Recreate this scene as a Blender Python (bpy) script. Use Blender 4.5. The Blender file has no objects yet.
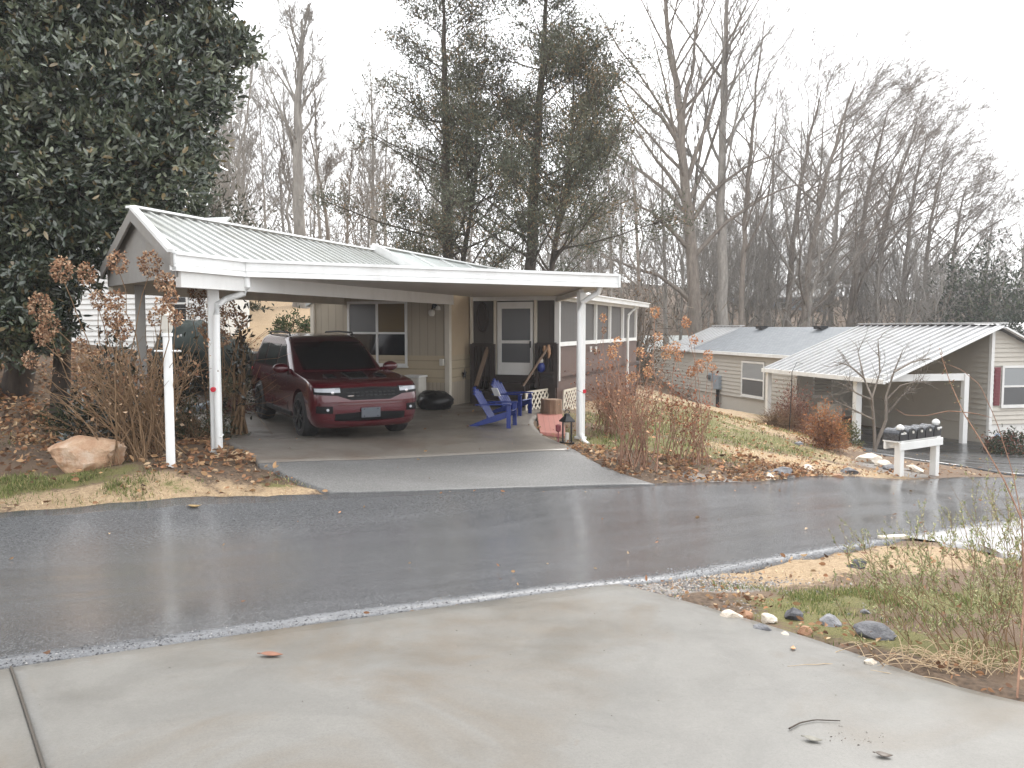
import bpy, bmesh, math, random
import numpy as np
from mathutils import Vector, Matrix
sc = bpy.context.scene
COL = sc.collection
R = math.radians
S = 1.08
PITCH = math.atan(57 / 820)
CP, SP = math.cos(PITCH), math.sin(PITCH)
rng = np.random.default_rng(7)
random.seed(7)

# ------------------------------------------------------------------ places
def ray(px, py):
    a, b = (px - 512) / 820, (384 - py) / 820
    return np.array([a, CP + b * SP, -SP + b * CP])
def P(px, py, d):                       # a sight line at a given ground distance
    r = ray(px, py); return r * (d * S / r[1])
def G(px, py, z):                       # a sight line down to a given level
    r = ray(px, py); return r * (z * S / r[2])
def V(x, d, z=0.0):
    return np.array([x, d, z]) * S

GP = [(0,768,-1.57),(512,768,-1.57),(1024,768,-1.58),(0,670,-1.62),(300,628,-1.66),(620,585,-1.76),(870,545,-2.05),(1024,522,-2.4),
 (0,513,-1.9),(75,508.7,-1.925),(150,504,-1.95),(195,501.4,-1.967),(240,498.6,-1.985),(285,496,-2.0),(330,493,-2.02),(400,491.3,-2.06),(560,487.6,-2.15),(480,489,-2.1),(630,486,-2.2),(760,483,-2.45),(900,480,-3.0),(1024,478,-3.4),
 (1024,706,-1.62),(800,639,-1.69),(1000,620,-1.78),(900,580,-1.92),(760,582,-1.86),
 (270,462,-1.74),(217,452,-1.67),(560,452,-1.92),(580,440,-1.96),(307,438,-1.78),(398,432,-1.83),(257,417,-1.75),(447,408,-1.74),(506,430,-1.82),(553,413,-1.8),(600,465,-2.05),
 (90,468,-1.72),(170,467,-1.63),(0,460,-1.72),(30,400,-1.2),(0,350,-.4),(130,400,-1.35),(180,350,-.55),(215,405,-1.55),
 (640,470,-2.14),(700,450,-2.15),(640,440,-2.05),(700,412,-2.15),(790,440,-2.7),(850,467,-3.02),(880,455,-3.25),
 (992,445,-4.05),(859,447,-4.0),(930,455,-3.85),(1024,465,-3.7),(940,474,-3.15)]
RP = [(-7,24,-.5),(-9,32,.7),(-8,40,2.0),(-12,60,5),(-20,30,2.),(-4,28,-.6),(-3,21,-1.6),(0,25,-1.7),(4,25,-2.2),(2,19,-1.95),(-1,34,-.4),
 (12,36,-4.0),(9,44,-4.1),(16,36,-4.3),(20,30,-4.4),(30,45,-4.0),(15,56,-3),(5,50,-1.6),(-2,45,1.),(22,80,1.2),(0,75,4),(45,80,0),(-30,80,9),(60,60,-4),(60,120,3),(0,120,8),(-60,120,16),(-60,40,8),
 (-40,10,1.5),(-15,5,-1.3),(-15,-10,-1.5),(10,-10,-1.7),(30,10,-3.8),(60,10,-6),(25,20,-4.),(0,-5,-1.55),(-9,8,-1.75),(-9.5,13,-.9),(-12,12,-.6),(-12,22.5,-.6),(-9.5,23,-.55),(-13,18,-.6),(-9.5,19,-.7),(-8,20,-.8),
 (300,300,4),(-300,300,20),(-300,-100,8),(300,-100,-8),(0,400,12),(0,-200,-2),(-150,60,16),(150,60,0)]
CT = np.array([G(*g) for g in GP] + [V(*r) for r in RP])
def _tps():
    q = CT[:, :2] / 10
    n = len(q)
    d = np.linalg.norm(q[:, None] - q[None], axis=2)
    K = np.where(d > 0, d * d * np.log(d + 1e-12), 0) + np.eye(n) * 0.004
    Pm = np.c_[np.ones(n), q]
    A = np.block([[K, Pm], [Pm.T, np.zeros((3, 3))]])
    return np.linalg.solve(A, np.r_[CT[:, 2], 0, 0, 0])
TW = _tps()
def Hs(xy):
    xy = np.atleast_2d(np.asarray(xy, float))[:, :2] / 10
    q = CT[:, :2] / 10
    out = np.empty(len(xy))
    for i in range(0, len(xy), 8000):
        p = xy[i:i + 8000]
        d2 = ((p[:, None] - q[None]) ** 2).sum(2)
        k = 0.5 * d2 * np.log(d2 + 1e-12)
        out[i:i + 8000] = k @ TW[:len(q)] + TW[-3] + p @ TW[-2:]
    return out
def H(x, y): return float(Hs([[x, y]])[0])
def onG(px, py, z):                     # sight line meets the modelled ground near level z
    lo, hi = 0.5, 1.6
    g = G(px, py, z)
    for _ in range(40):
        m = (lo + hi) / 2; q = g * m
        if q[2] > H(q[0], q[1]): lo = m
        else: hi = m
    return g * lo
def atd(px, d):                          # ground point under an image column at distance d
    x = (px - 512) / 820 * d * S; y = d * S
    return np.array([x, y, H(x, y)])

# ------------------------------------------------------------------ mesh builder
XF = {}
def _n(v):
    v = np.asarray(v, float); l = np.linalg.norm(v)
    return v / l if l > 1e-12 else v
class MB:
    def __init__(s): s.v = []; s.f = []; s.m = []; s.uv = []
    def add(s, vs, fs, mi=0, uv=None):
        b = len(s.v)
        s.v.extend([tuple(map(float, p)) for p in vs])
        for k, f in enumerate(fs):
            s.f.append(tuple(b + i for i in f)); s.m.append(mi)
            s.uv.append(uv[k] if uv else None)
        return s
    def frame(s, o, ax, ay, az, sx, sy, sz, mi=0):
        o, ax, ay, az = map(np.asarray, (o, ax, ay, az))
        c = [o + ax * (i * sx / 2) + ay * (j * sy / 2) + az * (k * sz / 2) for i in (-1, 1) for j in (-1, 1) for k in (-1, 1)]
        return s.add(c, [(0,1,3,2),(4,6,7,5),(0,4,5,1),(2,3,7,6),(0,2,6,4),(1,5,7,3)], mi)
    def box(s, c, sz, rz=0.0, mi=0):
        ca, sa = math.cos(rz), math.sin(rz)
        return s.frame(c, (ca, sa, 0), (-sa, ca, 0), (0, 0, 1), *sz, mi)
    def beam(s, a, b, w, h, up=(0, 0, 1), mi=0):
        a, b = np.asarray(a, float), np.asarray(b, float)
        ax = _n(b - a); ay = _n(np.cross(up, ax)); az = np.cross(ax, ay)
        return s.frame((a + b) / 2, ax, ay, az, np.linalg.norm(b - a), w, h, mi)
    def tube(s, pts, rads, n=8, cap=True, mi=0):
        pts = [np.asarray(p, float) for p in pts]
        if np.isscalar(rads): rads = [rads] * len(pts)
        vs = []; ref = np.array([0.31, 0.2, 0.93])
        for i, p in enumerate(pts):
            d = _n(pts[min(i + 1, len(pts) - 1)] - pts[max(i - 1, 0)])
            if abs(d @ ref) > 0.97: ref = np.array([0.93, 0.3, 0.1])
            e1 = _n(np.cross(d, ref)); e2 = np.cross(d, e1)
            for k in range(n):
                t = 2 * math.pi * k / n
                vs.append(p + rads[i] * (math.cos(t) * e1 + math.sin(t) * e2))
        fs = [(i*n + k, i*n + (k+1) % n, (i+1)*n + (k+1) % n, (i+1)*n + k) for i in range(len(pts) - 1) for k in range(n)]
        if cap:
            fs.append(tuple(range(n))[::-1]); fs.append(tuple((len(pts)-1)*n + k for k in range(n)))
        return s.add(vs, fs, mi)
    def cyl(s, a, b, r0, r1=None, n=12, mi=0): return s.tube([a, b], [r0, r0 if r1 is None else r1], n, True, mi)
    def lathe(s, c, prof, n=16, ax=None, mi=0):
        c = np.asarray(c, float)
        az = _n(ax) if ax is not None else np.array([0, 0, 1.])
        e1 = _n(np.cross(az, (0.3, 1, 0.2) if abs(az[1]) < .9 else (1, .2, .1))); e2 = np.cross(az, e1)
        vs = [c + az * z + r * (math.cos(2*math.pi*k/n) * e1 + math.sin(2*math.pi*k/n) * e2) for r, z in prof for k in range(n)]
        m = len(prof)
        fs = [(i*n + k, i*n + (k+1) % n, (i+1)*n + (k+1) % n, (i+1)*n + k) for i in range(m - 1) for k in range(n)]
        fs.append(tuple(range(n))[::-1]); fs.append(tuple((m-1)*n + k for k in range(n)))
        return s.add(vs, fs, mi)
    def prism(s, poly, vec, mi=0):
        poly = [np.asarray(p, float) for p in poly]; vec = np.asarray(vec, float); n = len(poly)
        return s.add(poly + [p + vec for p in poly], [tuple(range(n))[::-1], tuple(range(n, 2*n))] + [(i, (i+1) % n, n + (i+1) % n, n + i) for i in range(n)], mi)
    def ell(s, c, r, nu=12, nv=8, mi=0, jit=0.0, seed=0):
        q = np.random.default_rng(seed)
        c = np.asarray(c, float); r = np.asarray(r, float) * np.ones(3)
        vs = [c + (0, 0, -r[2])]
        for j in range(1, nv):
            th = math.pi * j / nv
            for i in range(nu):
                ph = 2*math.pi*i/nu
                k = 1 + jit * (q.random() - .5)
                vs.append(c + k * r * (math.sin(th)*math.cos(ph), math.sin(th)*math.sin(ph), -math.cos(th)))
        vs.append(c + (0, 0, r[2]))
        fs = [(0, 1 + (i+1) % nu, 1 + i) for i in range(nu)]
        for j in range(nv - 2):
            for i in range(nu):
                a = 1 + j*nu; fs.append((a + i, a + (i+1) % nu, a + nu + (i+1) % nu, a + nu + i))
        a = 1 + (nv-2)*nu
        fs += [(a + i, a + (i+1) % nu, len(vs) - 1) for i in range(nu)]
        return s.add(vs, fs, mi)
    def wall(s, a, b, z0, z1, th, uv0=0.0, mi=0, out=None):
        """upright slab from a to b; th to the left of a->b; front face carries metre UVs"""
        a = np.array([a[0], a[1], 0.]); b = np.array([b[0], b[1], 0.])
        L = np.linalg.norm(b - a); d = (b - a) / L; nn = np.array([-d[1], d[0], 0]) * th
        c = []
        for z in (z0, z1):
            for p in (a, b, b + nn, a + nn): c.append(p + (0, 0, z))
        f = [(0,1,5,4),(2,3,7,6),(4,5,6,7),(3,2,1,0),(1,2,6,5),(3,0,4,7)]
        u = [(uv0, z0), (uv0 + L, z0), (uv0 + L, z1), (uv0, z1)]
        u0 = [(0, z0)] * 4
        return s.add(c, f, mi, [u, [u[1], u[0], u[3], u[2]], u0, u0, u0, u0])
    def build(s, name, mats, parent=None, smooth=False, bevel=0.0, local=False, seg=2):
        me = bpy.data.meshes.new(name)
        v = np.array(s.v) if s.v else np.zeros((0, 3))
        if parent is not None and not local: v = to_local(v, parent)
        me.from_pydata(v.tolist(), [], s.f)
        if any(u is not None for u in s.uv):
            lay = me.uv_layers.new(name='UVMap'); k = 0
            for f, u in zip(s.f, s.uv):
                for j in range(len(f)):
                    lay.data[k].uv = u[j] if u is not None else (0, 0); k += 1
        o = finish(name, me, mats, parent, smooth, s.m, bevel, seg)
        if smooth:
            try: me.set_sharp_from_angle(angle=R(48))
            except Exception: pass
        return o
def to_local(v, parent):
    loc, rz, scl = XF.get(parent.name, (np.zeros(3), 0, 1))
    w = (np.asarray(v, float) - loc) / scl
    c, q = math.cos(-rz), math.sin(-rz)
    return np.c_[w[:, 0]*c - w[:, 1]*q, w[:, 0]*q + w[:, 1]*c, w[:, 2]]
def finish(name, me, mats, parent, smooth=False, mi=None, bevel=0.0, seg=2):
    if not isinstance(mats, (list, tuple)): mats = [mats]
    for m in mats: me.materials.append(m)
    if mi is not None and len(mats) > 1: me.polygons.foreach_set('material_index', mi)
    if smooth: me.polygons.foreach_set('use_smooth', [True] * len(me.polygons))
    me.update()
    o = bpy.data.objects.new(name, me); COL.objects.link(o)
    if parent is not None:
        o.parent = parent
        XF[o.name] = XF.get(parent.name, (np.zeros(3), 0, 1))
    if bevel:
        b = o.modifiers.new('edge', 'BEVEL'); b.width = bevel; b.segments = seg; b.limit_method = 'ANGLE'; b.angle_limit = R(40)
    return o
def big(name, verts, faces, mats, parent=None, cols=None, smooth=False, uv=None):
    """fast mesh: verts (N,3), faces (M,k) array or list of such arrays; cols (M,3) per face"""
    me = bpy.data.meshes.new(name)
    v = np.asarray(verts, float)
    if parent is not None: v = to_local(v, parent)
    fl = faces if isinstance(faces, list) else [faces]
    fl = [np.asarray(f) for f in fl if len(f)]
    nl = sum(f.size for f in fl); nf = sum(len(f) for f in fl)
    me.vertices.add(len(v)); me.vertices.foreach_set('co', v.astype(np.float32).ravel())
    me.loops.add(nl); me.loops.foreach_set('vertex_index', np.concatenate([f.ravel() for f in fl]).astype(np.int32))
    tot = np.concatenate([np.full(len(f), f.shape[1]) for f in fl]).astype(np.int32)
    me.polygons.add(nf)
    me.polygons.foreach_set('loop_start', np.r_[0, np.cumsum(tot)[:-1]].astype(np.int32))
    me.update(calc_edges=True)
    if cols is not None:
        at = me.attributes.new('col', 'FLOAT_COLOR', 'FACE')
        at.data.foreach_set('color', np.c_[np.asarray(cols), np.ones(nf)].astype(np.float32).ravel())
    if uv is not None:
        lay = me.uv_layers.new(name='UVMap')
        lay.data.foreach_set('uv', np.asarray(uv)[np.concatenate([f.ravel() for f in fl])].astype(np.float32).ravel())
    me.validate()
    return finish(name, me, mats, parent, smooth)
def tag(o, label=None, cat=None, group=None, kind=None):
    for k, v in (('label', label), ('category', cat), ('group', group), ('kind', kind)):
        if v: o[k] = v
    return o
def thing(name, loc, label, cat, group=None, rz=0.0, scl=1.0):
    o = bpy.data.objects.new(name, None); COL.objects.link(o)
    o.location = loc; o.rotation_euler = (0, 0, rz); o.scale = (scl,) * 3
    o.empty_display_size = 0.2
    XF[o.name] = (np.asarray(loc, float), rz, scl)
    return tag(o, label, cat, group)

# ------------------------------------------------------------------ materials
class NT:
    def __init__(s, name):
        s.mat = bpy.data.materials.new(name); s.mat.use_nodes = True
        s.t = s.mat.node_tree; s.b = s.t.nodes['Principled BSDF']; s.out = s.t.nodes['Material Output']
    def n(s, typ, **kw):
        nd = s.t.nodes.new(typ)
        ins = kw.pop('ins', {})
        for k, v in kw.items(): setattr(nd, k, v)
        for k, v in ins.items(): s.put(nd.inputs[k], v)
        return nd
    def put(s, sock, v):
        if isinstance(v, bpy.types.NodeSocket): s.t.links.new(v, sock)
        elif isinstance(v, (tuple, list)) and len(v) == 3 and sock.type == 'RGBA': sock.default_value = (*v, 1)
        else: sock.default_value = v
    def co(s, kind='Object', scale=None):
        o = s.n('ShaderNodeTexCoord').outputs[kind]
        if scale is not None: o = s.n('ShaderNodeMapping', ins={'Vector': o, 'Scale': scale}).outputs[0]
        return o
    def noise(s, scale, detail=4, rough=.55, co=None, dist=0.0, which='Fac'):
        return s.n('ShaderNodeTexNoise', ins={'Vector': co if co is not None else s.co(), 'Scale': scale, 'Detail': detail, 'Roughness': rough, 'Distortion': dist}).outputs[which]
    def vor(s, scale, co=None, feature='F1', which='Distance'):
        return s.n('ShaderNodeTexVoronoi', feature=feature, ins={'Vector': co if co is not None else s.co(), 'Scale': scale}).outputs[which]
    def ramp(s, fac, stops):
        r = s.n('ShaderNodeValToRGB', ins={'Fac': fac}); e = r.color_ramp.elements
        while len(e) < len(stops): e.new(0.5)
        for k, (p, c) in enumerate(stops):
            e[k].position = p; e[k].color = (c, c, c, 1) if np.isscalar(c) else (*c, 1)
        return r.outputs[0]
    def mix(s, f, a, b, mode='MIX'):
        m = s.n('ShaderNodeMix', data_type='RGBA', blend_type=mode)
        s.put(m.inputs[0], f); s.put(m.inputs[6], a); s.put(m.inputs[7], b)
        return m.outputs[2]
    def math(s, op, a, b=0.0, clamp=False):
        m = s.n('ShaderNodeMath', operation=op, use_clamp=clamp); s.put(m.inputs[0], a); s.put(m.inputs[1], b)
        return m.outputs[0]
    def bump(s, h, strength=.3, dist=.01, nrm=None):
        b = s.n('ShaderNodeBump', ins={'Height': h, 'Strength': strength, 'Distance': dist})
        if nrm is not None: s.put(b.inputs['Normal'], nrm)
        return b.outputs[0]
    def set(s, **kw):
        for k, v in kw.items(): s.put(s.b.inputs[k.replace('_', ' ')], v)
        return s.mat
def simple(name, c, rough=.6, var=.15, scale=6., bump=.0, bscale=60., metal=0.0, spec=.5, coat=0.0, co='Object'):
    t = NT(name)
    cc = t.co(co)
    col = t.mix(t.noise(scale, 5, co=cc), tuple(x * (1 - var) for x in c), tuple(min(1, x * (1 + var)) for x in c))
    kw = dict(Base_Color=col, Roughness=t.ramp(t.noise(scale * 2.3, 3, co=cc), [(.3, max(0, rough - .08)), (.7, min(1, rough + .08))]), Metallic=metal, Specular_IOR_Level=spec, Coat_Weight=coat)
    if bump: kw['Normal'] = t.bump(t.noise(bscale, 4, co=cc), bump, .01)
    return t.set(**kw)
def leafmat(name, c, rough=.5, spec=.4, trans=.0, var=.35):
    t = NT(name)
    a = t.n('ShaderNodeAttribute', attribute_name='col').outputs['Color']
    m = t.set(Base_Color=a, Roughness=rough, Specular_IOR_Level=spec)
    if trans:
        tr = t.n('ShaderNodeBsdfTranslucent', ins={'Color': a})
        mx = t.n('ShaderNodeMixShader', ins={0: trans}); t.t.links.new(t.b.outputs[0], mx.inputs[1]); t.t.links.new(tr.outputs[0], mx.inputs[2])
        t.t.links.new(mx.outputs[0], t.out.inputs[0])
    return m
M = {}
def dirty(name, c, rough=.45, dirt=(.25, .22, .17), amt=.35, scale=2.5, spec=.5, metal=0.0):
    t = NT(name); g = t.co('Object')
    n1 = t.ramp(t.noise(scale, 6, .65, co=t.co('Object', (1, 1, .35))), [(.45, 0.0), (.75, 1.0)])
    col = t.mix(t.math('MULTIPLY', n1, amt), c, dirt)
    return t.set(Base_Color=col, Roughness=t.ramp(t.noise(7, 3, co=g), [(.3, rough - .1), (.7, rough + .12)]), Specular_IOR_Level=spec, Metallic=metal, Normal=t.bump(t.noise(25, 3, co=g), .05, .004))
M['white'] = dirty('white_painted_metal', (.82, .83, .82), .38, amt=.22)
M['white2'] = dirty('white_vinyl', (.74, .74, .72), .5, amt=.18)
M['trimtan'] = dirty('tan_trim', (.62, .57, .48), .5)
M['roofmetal'] = dirty('ribbed_metal', (.46, .47, .455), .34, dirt=(.24, .235, .2), amt=.55, scale=1.2, metal=.1)
M['roofwhite'] = dirty('white_ribbed_metal', (.50, .50, .50), .4, dirt=(.30, .29, .27), amt=.5, scale=.9)
M['houseroof'] = dirty('grey_green_roof_sheet', (.44, .47, .455), .45, amt=.3)
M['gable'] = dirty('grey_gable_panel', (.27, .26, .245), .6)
M['ceil'] = dirty('soffit_panel', (.50, .48, .44), .6, amt=.2)
M['downspout'] = M['white']
M['red'] = simple('red_plastic', (.55, .02, .04), .3)
def siding(name, c, step, axis=0, gap=.1, depth=.006):
    t = NT(name)
    uv = t.co('UV'); sx = t.n('ShaderNodeSeparateXYZ', ins={0: uv})
    f = t.math('FRACT', t.math('MULTIPLY', sx.outputs[axis], 1 / step))
    gr = t.math('LESS_THAN', f, gap)
    n = t.noise(3, 5, co=t.co('Object', (1, 1, .3)))
    col = t.mix(n, tuple(x * .86 for x in c), tuple(x * 1.12 for x in c))
    col = t.mix(t.math('MULTIPLY', gr, .45), col, tuple(x * .5 for x in c))
    return t.set(Base_Color=col, Roughness=.55, Normal=t.bump(t.math('SUBTRACT', 1.0, gr), 1.0, depth))
M['vsiding'] = siding('tan_vertical_siding', (.40, .345, .265), .205, 0, .09)
M['hsiding'] = siding('tan_lap_siding', (.47, .39, .27), .2, 1, .12)
M['skirt'] = siding('tan_ribbed_skirting', (.44, .38, .30), .1, 0, .2)
M['board'] = siding('dark_brown_boards', (.105, .063, .05), .14, 0, .08)
M['darkpanel'] = siding('dark_taupe_panel', (.078, .07, .064), .3, 0, .04)
M['lap'] = simple('grey_vinyl_lap', (.46, .435, .385), .55, .06, 3)
M['laplight'] = simple('pale_lit_vinyl_lap', (.52, .49, .43), .55, .06, 3)  # paler copy of lap, the gable end's light put into its colour
def glass(name, c=(.012, .014, .016), rough=.04): 
    t = NT(name); return t.set(Base_Color=c, Roughness=t.ramp(t.noise(3, 3), [(.3, rough), (.8, rough + .05)]), Specular_IOR_Level=.6)
M['glass'] = glass('dark_window_glass')
M['paleglass'] = glass('curtained_window_glass', (.30, .32, .33), .08)
M['dimglass'] = glass('screened_window_glass', (.10, .105, .11), .2)
M['carglass'] = glass('tinted_car_glass', (.006, .006, .007), .02)
M['mailbox'] = simple('mailbox_enamel', (.06, .064, .072), .28, .2)
M['black'] = simple('black_plastic', (.008, .008, .009), .5, .2, spec=.2)
M['blackmetal'] = simple('black_metal', (.02, .02, .022), .4, .2, metal=.3)
M['rubber'] = simple('tyre_rubber', (.02, .02, .021), .75, .2, bump=.2)
M['chrome'] = simple('bright_metal', (.6, .6, .62), .18, .05, metal=1.0)
M['lampglass'] = glass('headlight_lens', (.42, .44, .47), .08)
M['milkglass'] = glass('milky_lamp_glass', (.60, .58, .52), .3)
M['blue'] = simple('blue_plastic', (.012, .030, .18), .38, .15, 8)
M['palebluetop'] = simple('wet_blue_highlight_tint', (.06, .09, .25), .15, .15, 8)  # seat's paler copy of the blue, highlights put into its colour
M['wood'] = simple('weathered_wood', (.20, .14, .10), .7, .3, 5, .3, 30)
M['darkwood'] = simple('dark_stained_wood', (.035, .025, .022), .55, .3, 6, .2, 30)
M['latt'] = simple('cream_lattice', (.60, .54, .44), .6, .12)
M['tarp'] = simple('dark_green_tarp', (.018, .028, .024), .85, .3, 3, .3, 9)
M['bag'] = simple('black_bag', (.012, .012, .013), .35, .2, 5, .4, 14)
M['grey'] = simple('grey_painted_steel', (.25, .29, .33), .5, .1)
M['maroon'] = simple('maroon_shutter', (.17, .035, .045), .5, .1)
M['cream'] = simple('cream_plastic', (.62, .60, .54), .4, .08)
# ------------------------------------------------------------------ camera, light, air
cam = bpy.data.cameras.new('camera'); cam.lens = 36 * 820 / 1024; cam.sensor_width = 36; cam.clip_end = 2000; cam.clip_start = .05
co_ = bpy.data.objects.new('camera', cam); COL.objects.link(co_); co_.rotation_euler = (R(90) - PITCH, 0, 0); sc.camera = co_
W = bpy.data.worlds.new('World'); sc.world = W; W.use_nodes = True
wt = W.node_tree; bg = wt.nodes['Background']
SUN_EL, SUN_AZ = R(48), R(35)
sk = wt.nodes.new('ShaderNodeTexSky'); sk.sky_type = 'NISHITA'; sk.sun_disc = False; sk.sun_elevation = SUN_EL; sk.sun_rotation = SUN_AZ
sk.air_density = 1.0; sk.dust_density = 4.0; sk.ozone_density = 1.0
hs = wt.nodes.new('ShaderNodeHueSaturation'); hs.inputs['Saturation'].default_value = .12; wt.links.new(sk.outputs[0], hs.inputs['Color'])
mxw = wt.nodes.new('ShaderNodeMix'); mxw.data_type = 'RGBA'; mxw.inputs[0].default_value = .65      # the even cloud deck over the clear sky
wt.links.new(hs.outputs[0], mxw.inputs[6]); mxw.inputs[7].default_value = (9.6, 9.75, 10.0, 1)
wt.links.new(mxw.outputs[2], bg.inputs[0]); bg.inputs[1].default_value = .145
sl = bpy.data.lights.new('sun', 'SUN'); sl.energy = 1.3; sl.angle = R(12); sl.color = (1, .97, .92)
so = bpy.data.objects.new('sun', sl); COL.objects.link(so)
so.rotation_euler = Vector((math.sin(SUN_AZ) * math.cos(SUN_EL), math.cos(SUN_AZ) * math.cos(SUN_EL), math.sin(SUN_EL))).to_track_quat('Z', 'Y').to_euler()
sc.view_settings.view_transform = 'Standard'; sc.view_settings.look = 'None'; sc.view_settings.gamma = 1; sc.view_settings.use_curve_mapping = False
sc.view_settings.exposure = 1.02
sc.render.engine = 'CYCLES'
cy = sc.cycles; cy.max_bounces = 6; cy.diffuse_bounces = 3; cy.glossy_bounces = 3; cy.transparent_max_bounces = 12; cy.transmission_bounces = 3; cy.volume_bounces = 1
cy.use_denoising = True
try: cy.denoiser = 'OPENIMAGEDENOISE'
except Exception: pass
cy.sample_clamp_indirect = 4.0

# ------------------------------------------------------------------ edges on the ground (plan)
def line(pts, n, fn=None):
    pts = np.array([p[:2] for p in pts]); d = np.r_[0, np.cumsum(np.linalg.norm(np.diff(pts, axis=0), axis=1))]
    # smooth Catmull-Rom through the points, then even spacing
    q = np.vstack([2*pts[0] - pts[1], pts, 2*pts[-1] - pts[-2]]); out = []
    for i in range(len(pts) - 1):
        for t in np.linspace(0, 1, 24, endpoint=False):
            a, b, c, e = q[i:i+4]
            out.append(.5*((2*b) + (-a + c)*t + (2*a - 5*b + 4*c - e)*t*t + (-a + 3*b - 3*c + e)*t**3))
    out.append(pts[-1]); out = np.array(out)
    d = np.r_[0, np.cumsum(np.linalg.norm(np.diff(out, axis=0), axis=1))]
    s = np.linspace(0, d[-1], n)
    return np.c_[np.interp(s, d, out[:, 0]), np.interp(s, d, out[:, 1])]
near_e = line([V(-19, -6), V(-9, .5), V(-5.2, 2.45), G(0,670,-1.62), G(300,628,-1.66), G(620,585,-1.76), G(745,564,-1.9), G(870,546,-2.05), G(950,534,-2.2), G(1024,522,-2.4), V(9,12.2), V(14,15.4), V(24,20), V(40,26)], 420)
far_e = line([V(-22, -1.5), V(-12, 4.6), G(0,513,-1.9), G(150,504.5,-1.95), G(330,493.5,-2.02), G(480,489.5,-2.1), G(630,486,-2.2), G(760,483,-2.45), G(900,480,-3.0), G(1024,478,-3.4), V(16,21.3), V(24,26), V(38,32)], 420)
def jag(l, amp, sc_, seed):
    q = np.random.default_rng(seed); n = len(l)
    t = np.gradient(l, axis=0); t /= np.linalg.norm(t, axis=1)[:, None]; nn = np.c_[-t[:, 1], t[:, 0]]
    w = np.interp(np.arange(n), np.arange(0, n + sc_, sc_), q.normal(0, 1, len(np.arange(0, n + sc_, sc_)))) + .5*q.normal(0, 1, n)
    return l + nn * (w * amp)[:, None]
def sheet(name, A, B, nc, mat, off=0.0, kind='structure', thick=.06, camber=0.0):
    """A, B: matching edge polylines; the surface between them lies on the ground, its rim turned down"""
    n = len(A); us = np.r_[0, np.cumsum(np.linalg.norm(np.diff((A + B) / 2, axis=0), axis=1))]
    t = np.linspace(0, 1, nc)
    g = A[:, None] * (1 - t)[None, :, None] + B[:, None] * t[None, :, None]
    z = Hs(g.reshape(-1, 2)).reshape(n, nc) + off + camber * (1 - (2*t - 1)**2)[None]
    v = np.concatenate([g, z[..., None]], 2)
    wd = np.linalg.norm(A - B, axis=1)
    uv = np.stack([np.repeat(us[:, None], nc, 1), wd[:, None] * t[None]], 2)
    low = np.array([0, 0, thick])
    v = np.concatenate([v[:, :1] - low, v, v[:, -1:] - low], 1); uv = np.concatenate([uv[:, :1], uv, uv[:, -1:]], 1)
    m = nc + 2
    idx = np.arange(n * m).reshape(n, m)
    f = np.stack([idx[:-1, :-1], idx[1:, :-1], idx[1:, 1:], idx[:-1, 1:]], 2).reshape(-1, 4)
    o = big(name, v.reshape(-1, 3), f, mat, uv=uv.reshape(-1, 2), smooth=True)
    e = np.vstack([A, B[::-1]])
    return tag(o, kind=kind), e

# --- road
def asphalt(name, base, wet, edge=None, speck=.5, bmp=.16):
    t = NT(name); g = t.co('Object')
    uvn = t.co('UV'); sep = t.n('ShaderNodeSeparateXYZ', ins={0: uvn})
    st = t.n('ShaderNodeMapping', ins={'Vector': uvn, 'Scale': (.16, 1.1, 1)}).outputs[0]
    streak = t.noise(1.4, 6, .62, co=st, dist=.5)
    fine = t.noise(95, 3, .75, co=g); mid = t.noise(34, 4, .7, co=g); bigp = t.noise(.55, 4, .55, co=g)
    col = t.mix(t.ramp(mid, [(.35, 0.), (.7, 1.)]), tuple(x*.72 for x in base), tuple(x*1.45 for x in base))
    col = t.mix(t.math('MULTIPLY', t.ramp(fine, [(.56, 0.), (.66, 1.)]), speck), col, (.30, .30, .30))
    col = t.mix(t.math('MULTIPLY', t.ramp(streak, [(.50, 0.), (.80, 1.)]), .22), col, (.16, .165, .175))
    rough = t.ramp(t.math('ADD', t.math('MULTIPLY', streak, .6), t.math('MULTIPLY', bigp, .4)), [(.36, wet[0]), (.62, wet[1])])
    if edge:
        v = sep.outputs[1]
        wob = t.math('MULTIPLY', t.math('SUBTRACT', t.noise(5, 4, co=g), .5), .35)
        d = t.math('ADD', v, wob)
        e = t.n('ShaderNodeMapRange', ins={0: d, 1: edge[0], 2: edge[1], 3: 1.0, 4: 0.0}).outputs[0]
        gv = t.mix(t.vor(150, co=g, which='Color'), (.07, .074, .08), (.24, .245, .255))
        col = t.mix(t.math('MULTIPLY', e, .8), col, gv)
        rough = t.math('ADD', rough, t.math('MULTIPLY', e, .25), True)
    h = t.math('ADD', t.math('MULTIPLY', fine, .5), t.math('MULTIPLY', mid, .5))
    return t.set(Base_Color=col, Roughness=rough, Specular_IOR_Level=.5, Normal=t.bump(h, bmp, .006))
M['road'] = asphalt('wet_asphalt', (.082, .084, .088), (.10, .27), (.02, .24), .75)
M['apron'] = asphalt('speckled_asphalt', (.12, .118, .114), (.42, .6), None, 1.0, .5)
M['drive'] = asphalt('black_wet_asphalt', (.028, .029, .031), (.16, .34), None, .12)
road, e_road = sheet('road', jag(near_e, .022, 6, 1), jag(far_e, .02, 5, 2), 26, M['road'], .015)

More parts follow.
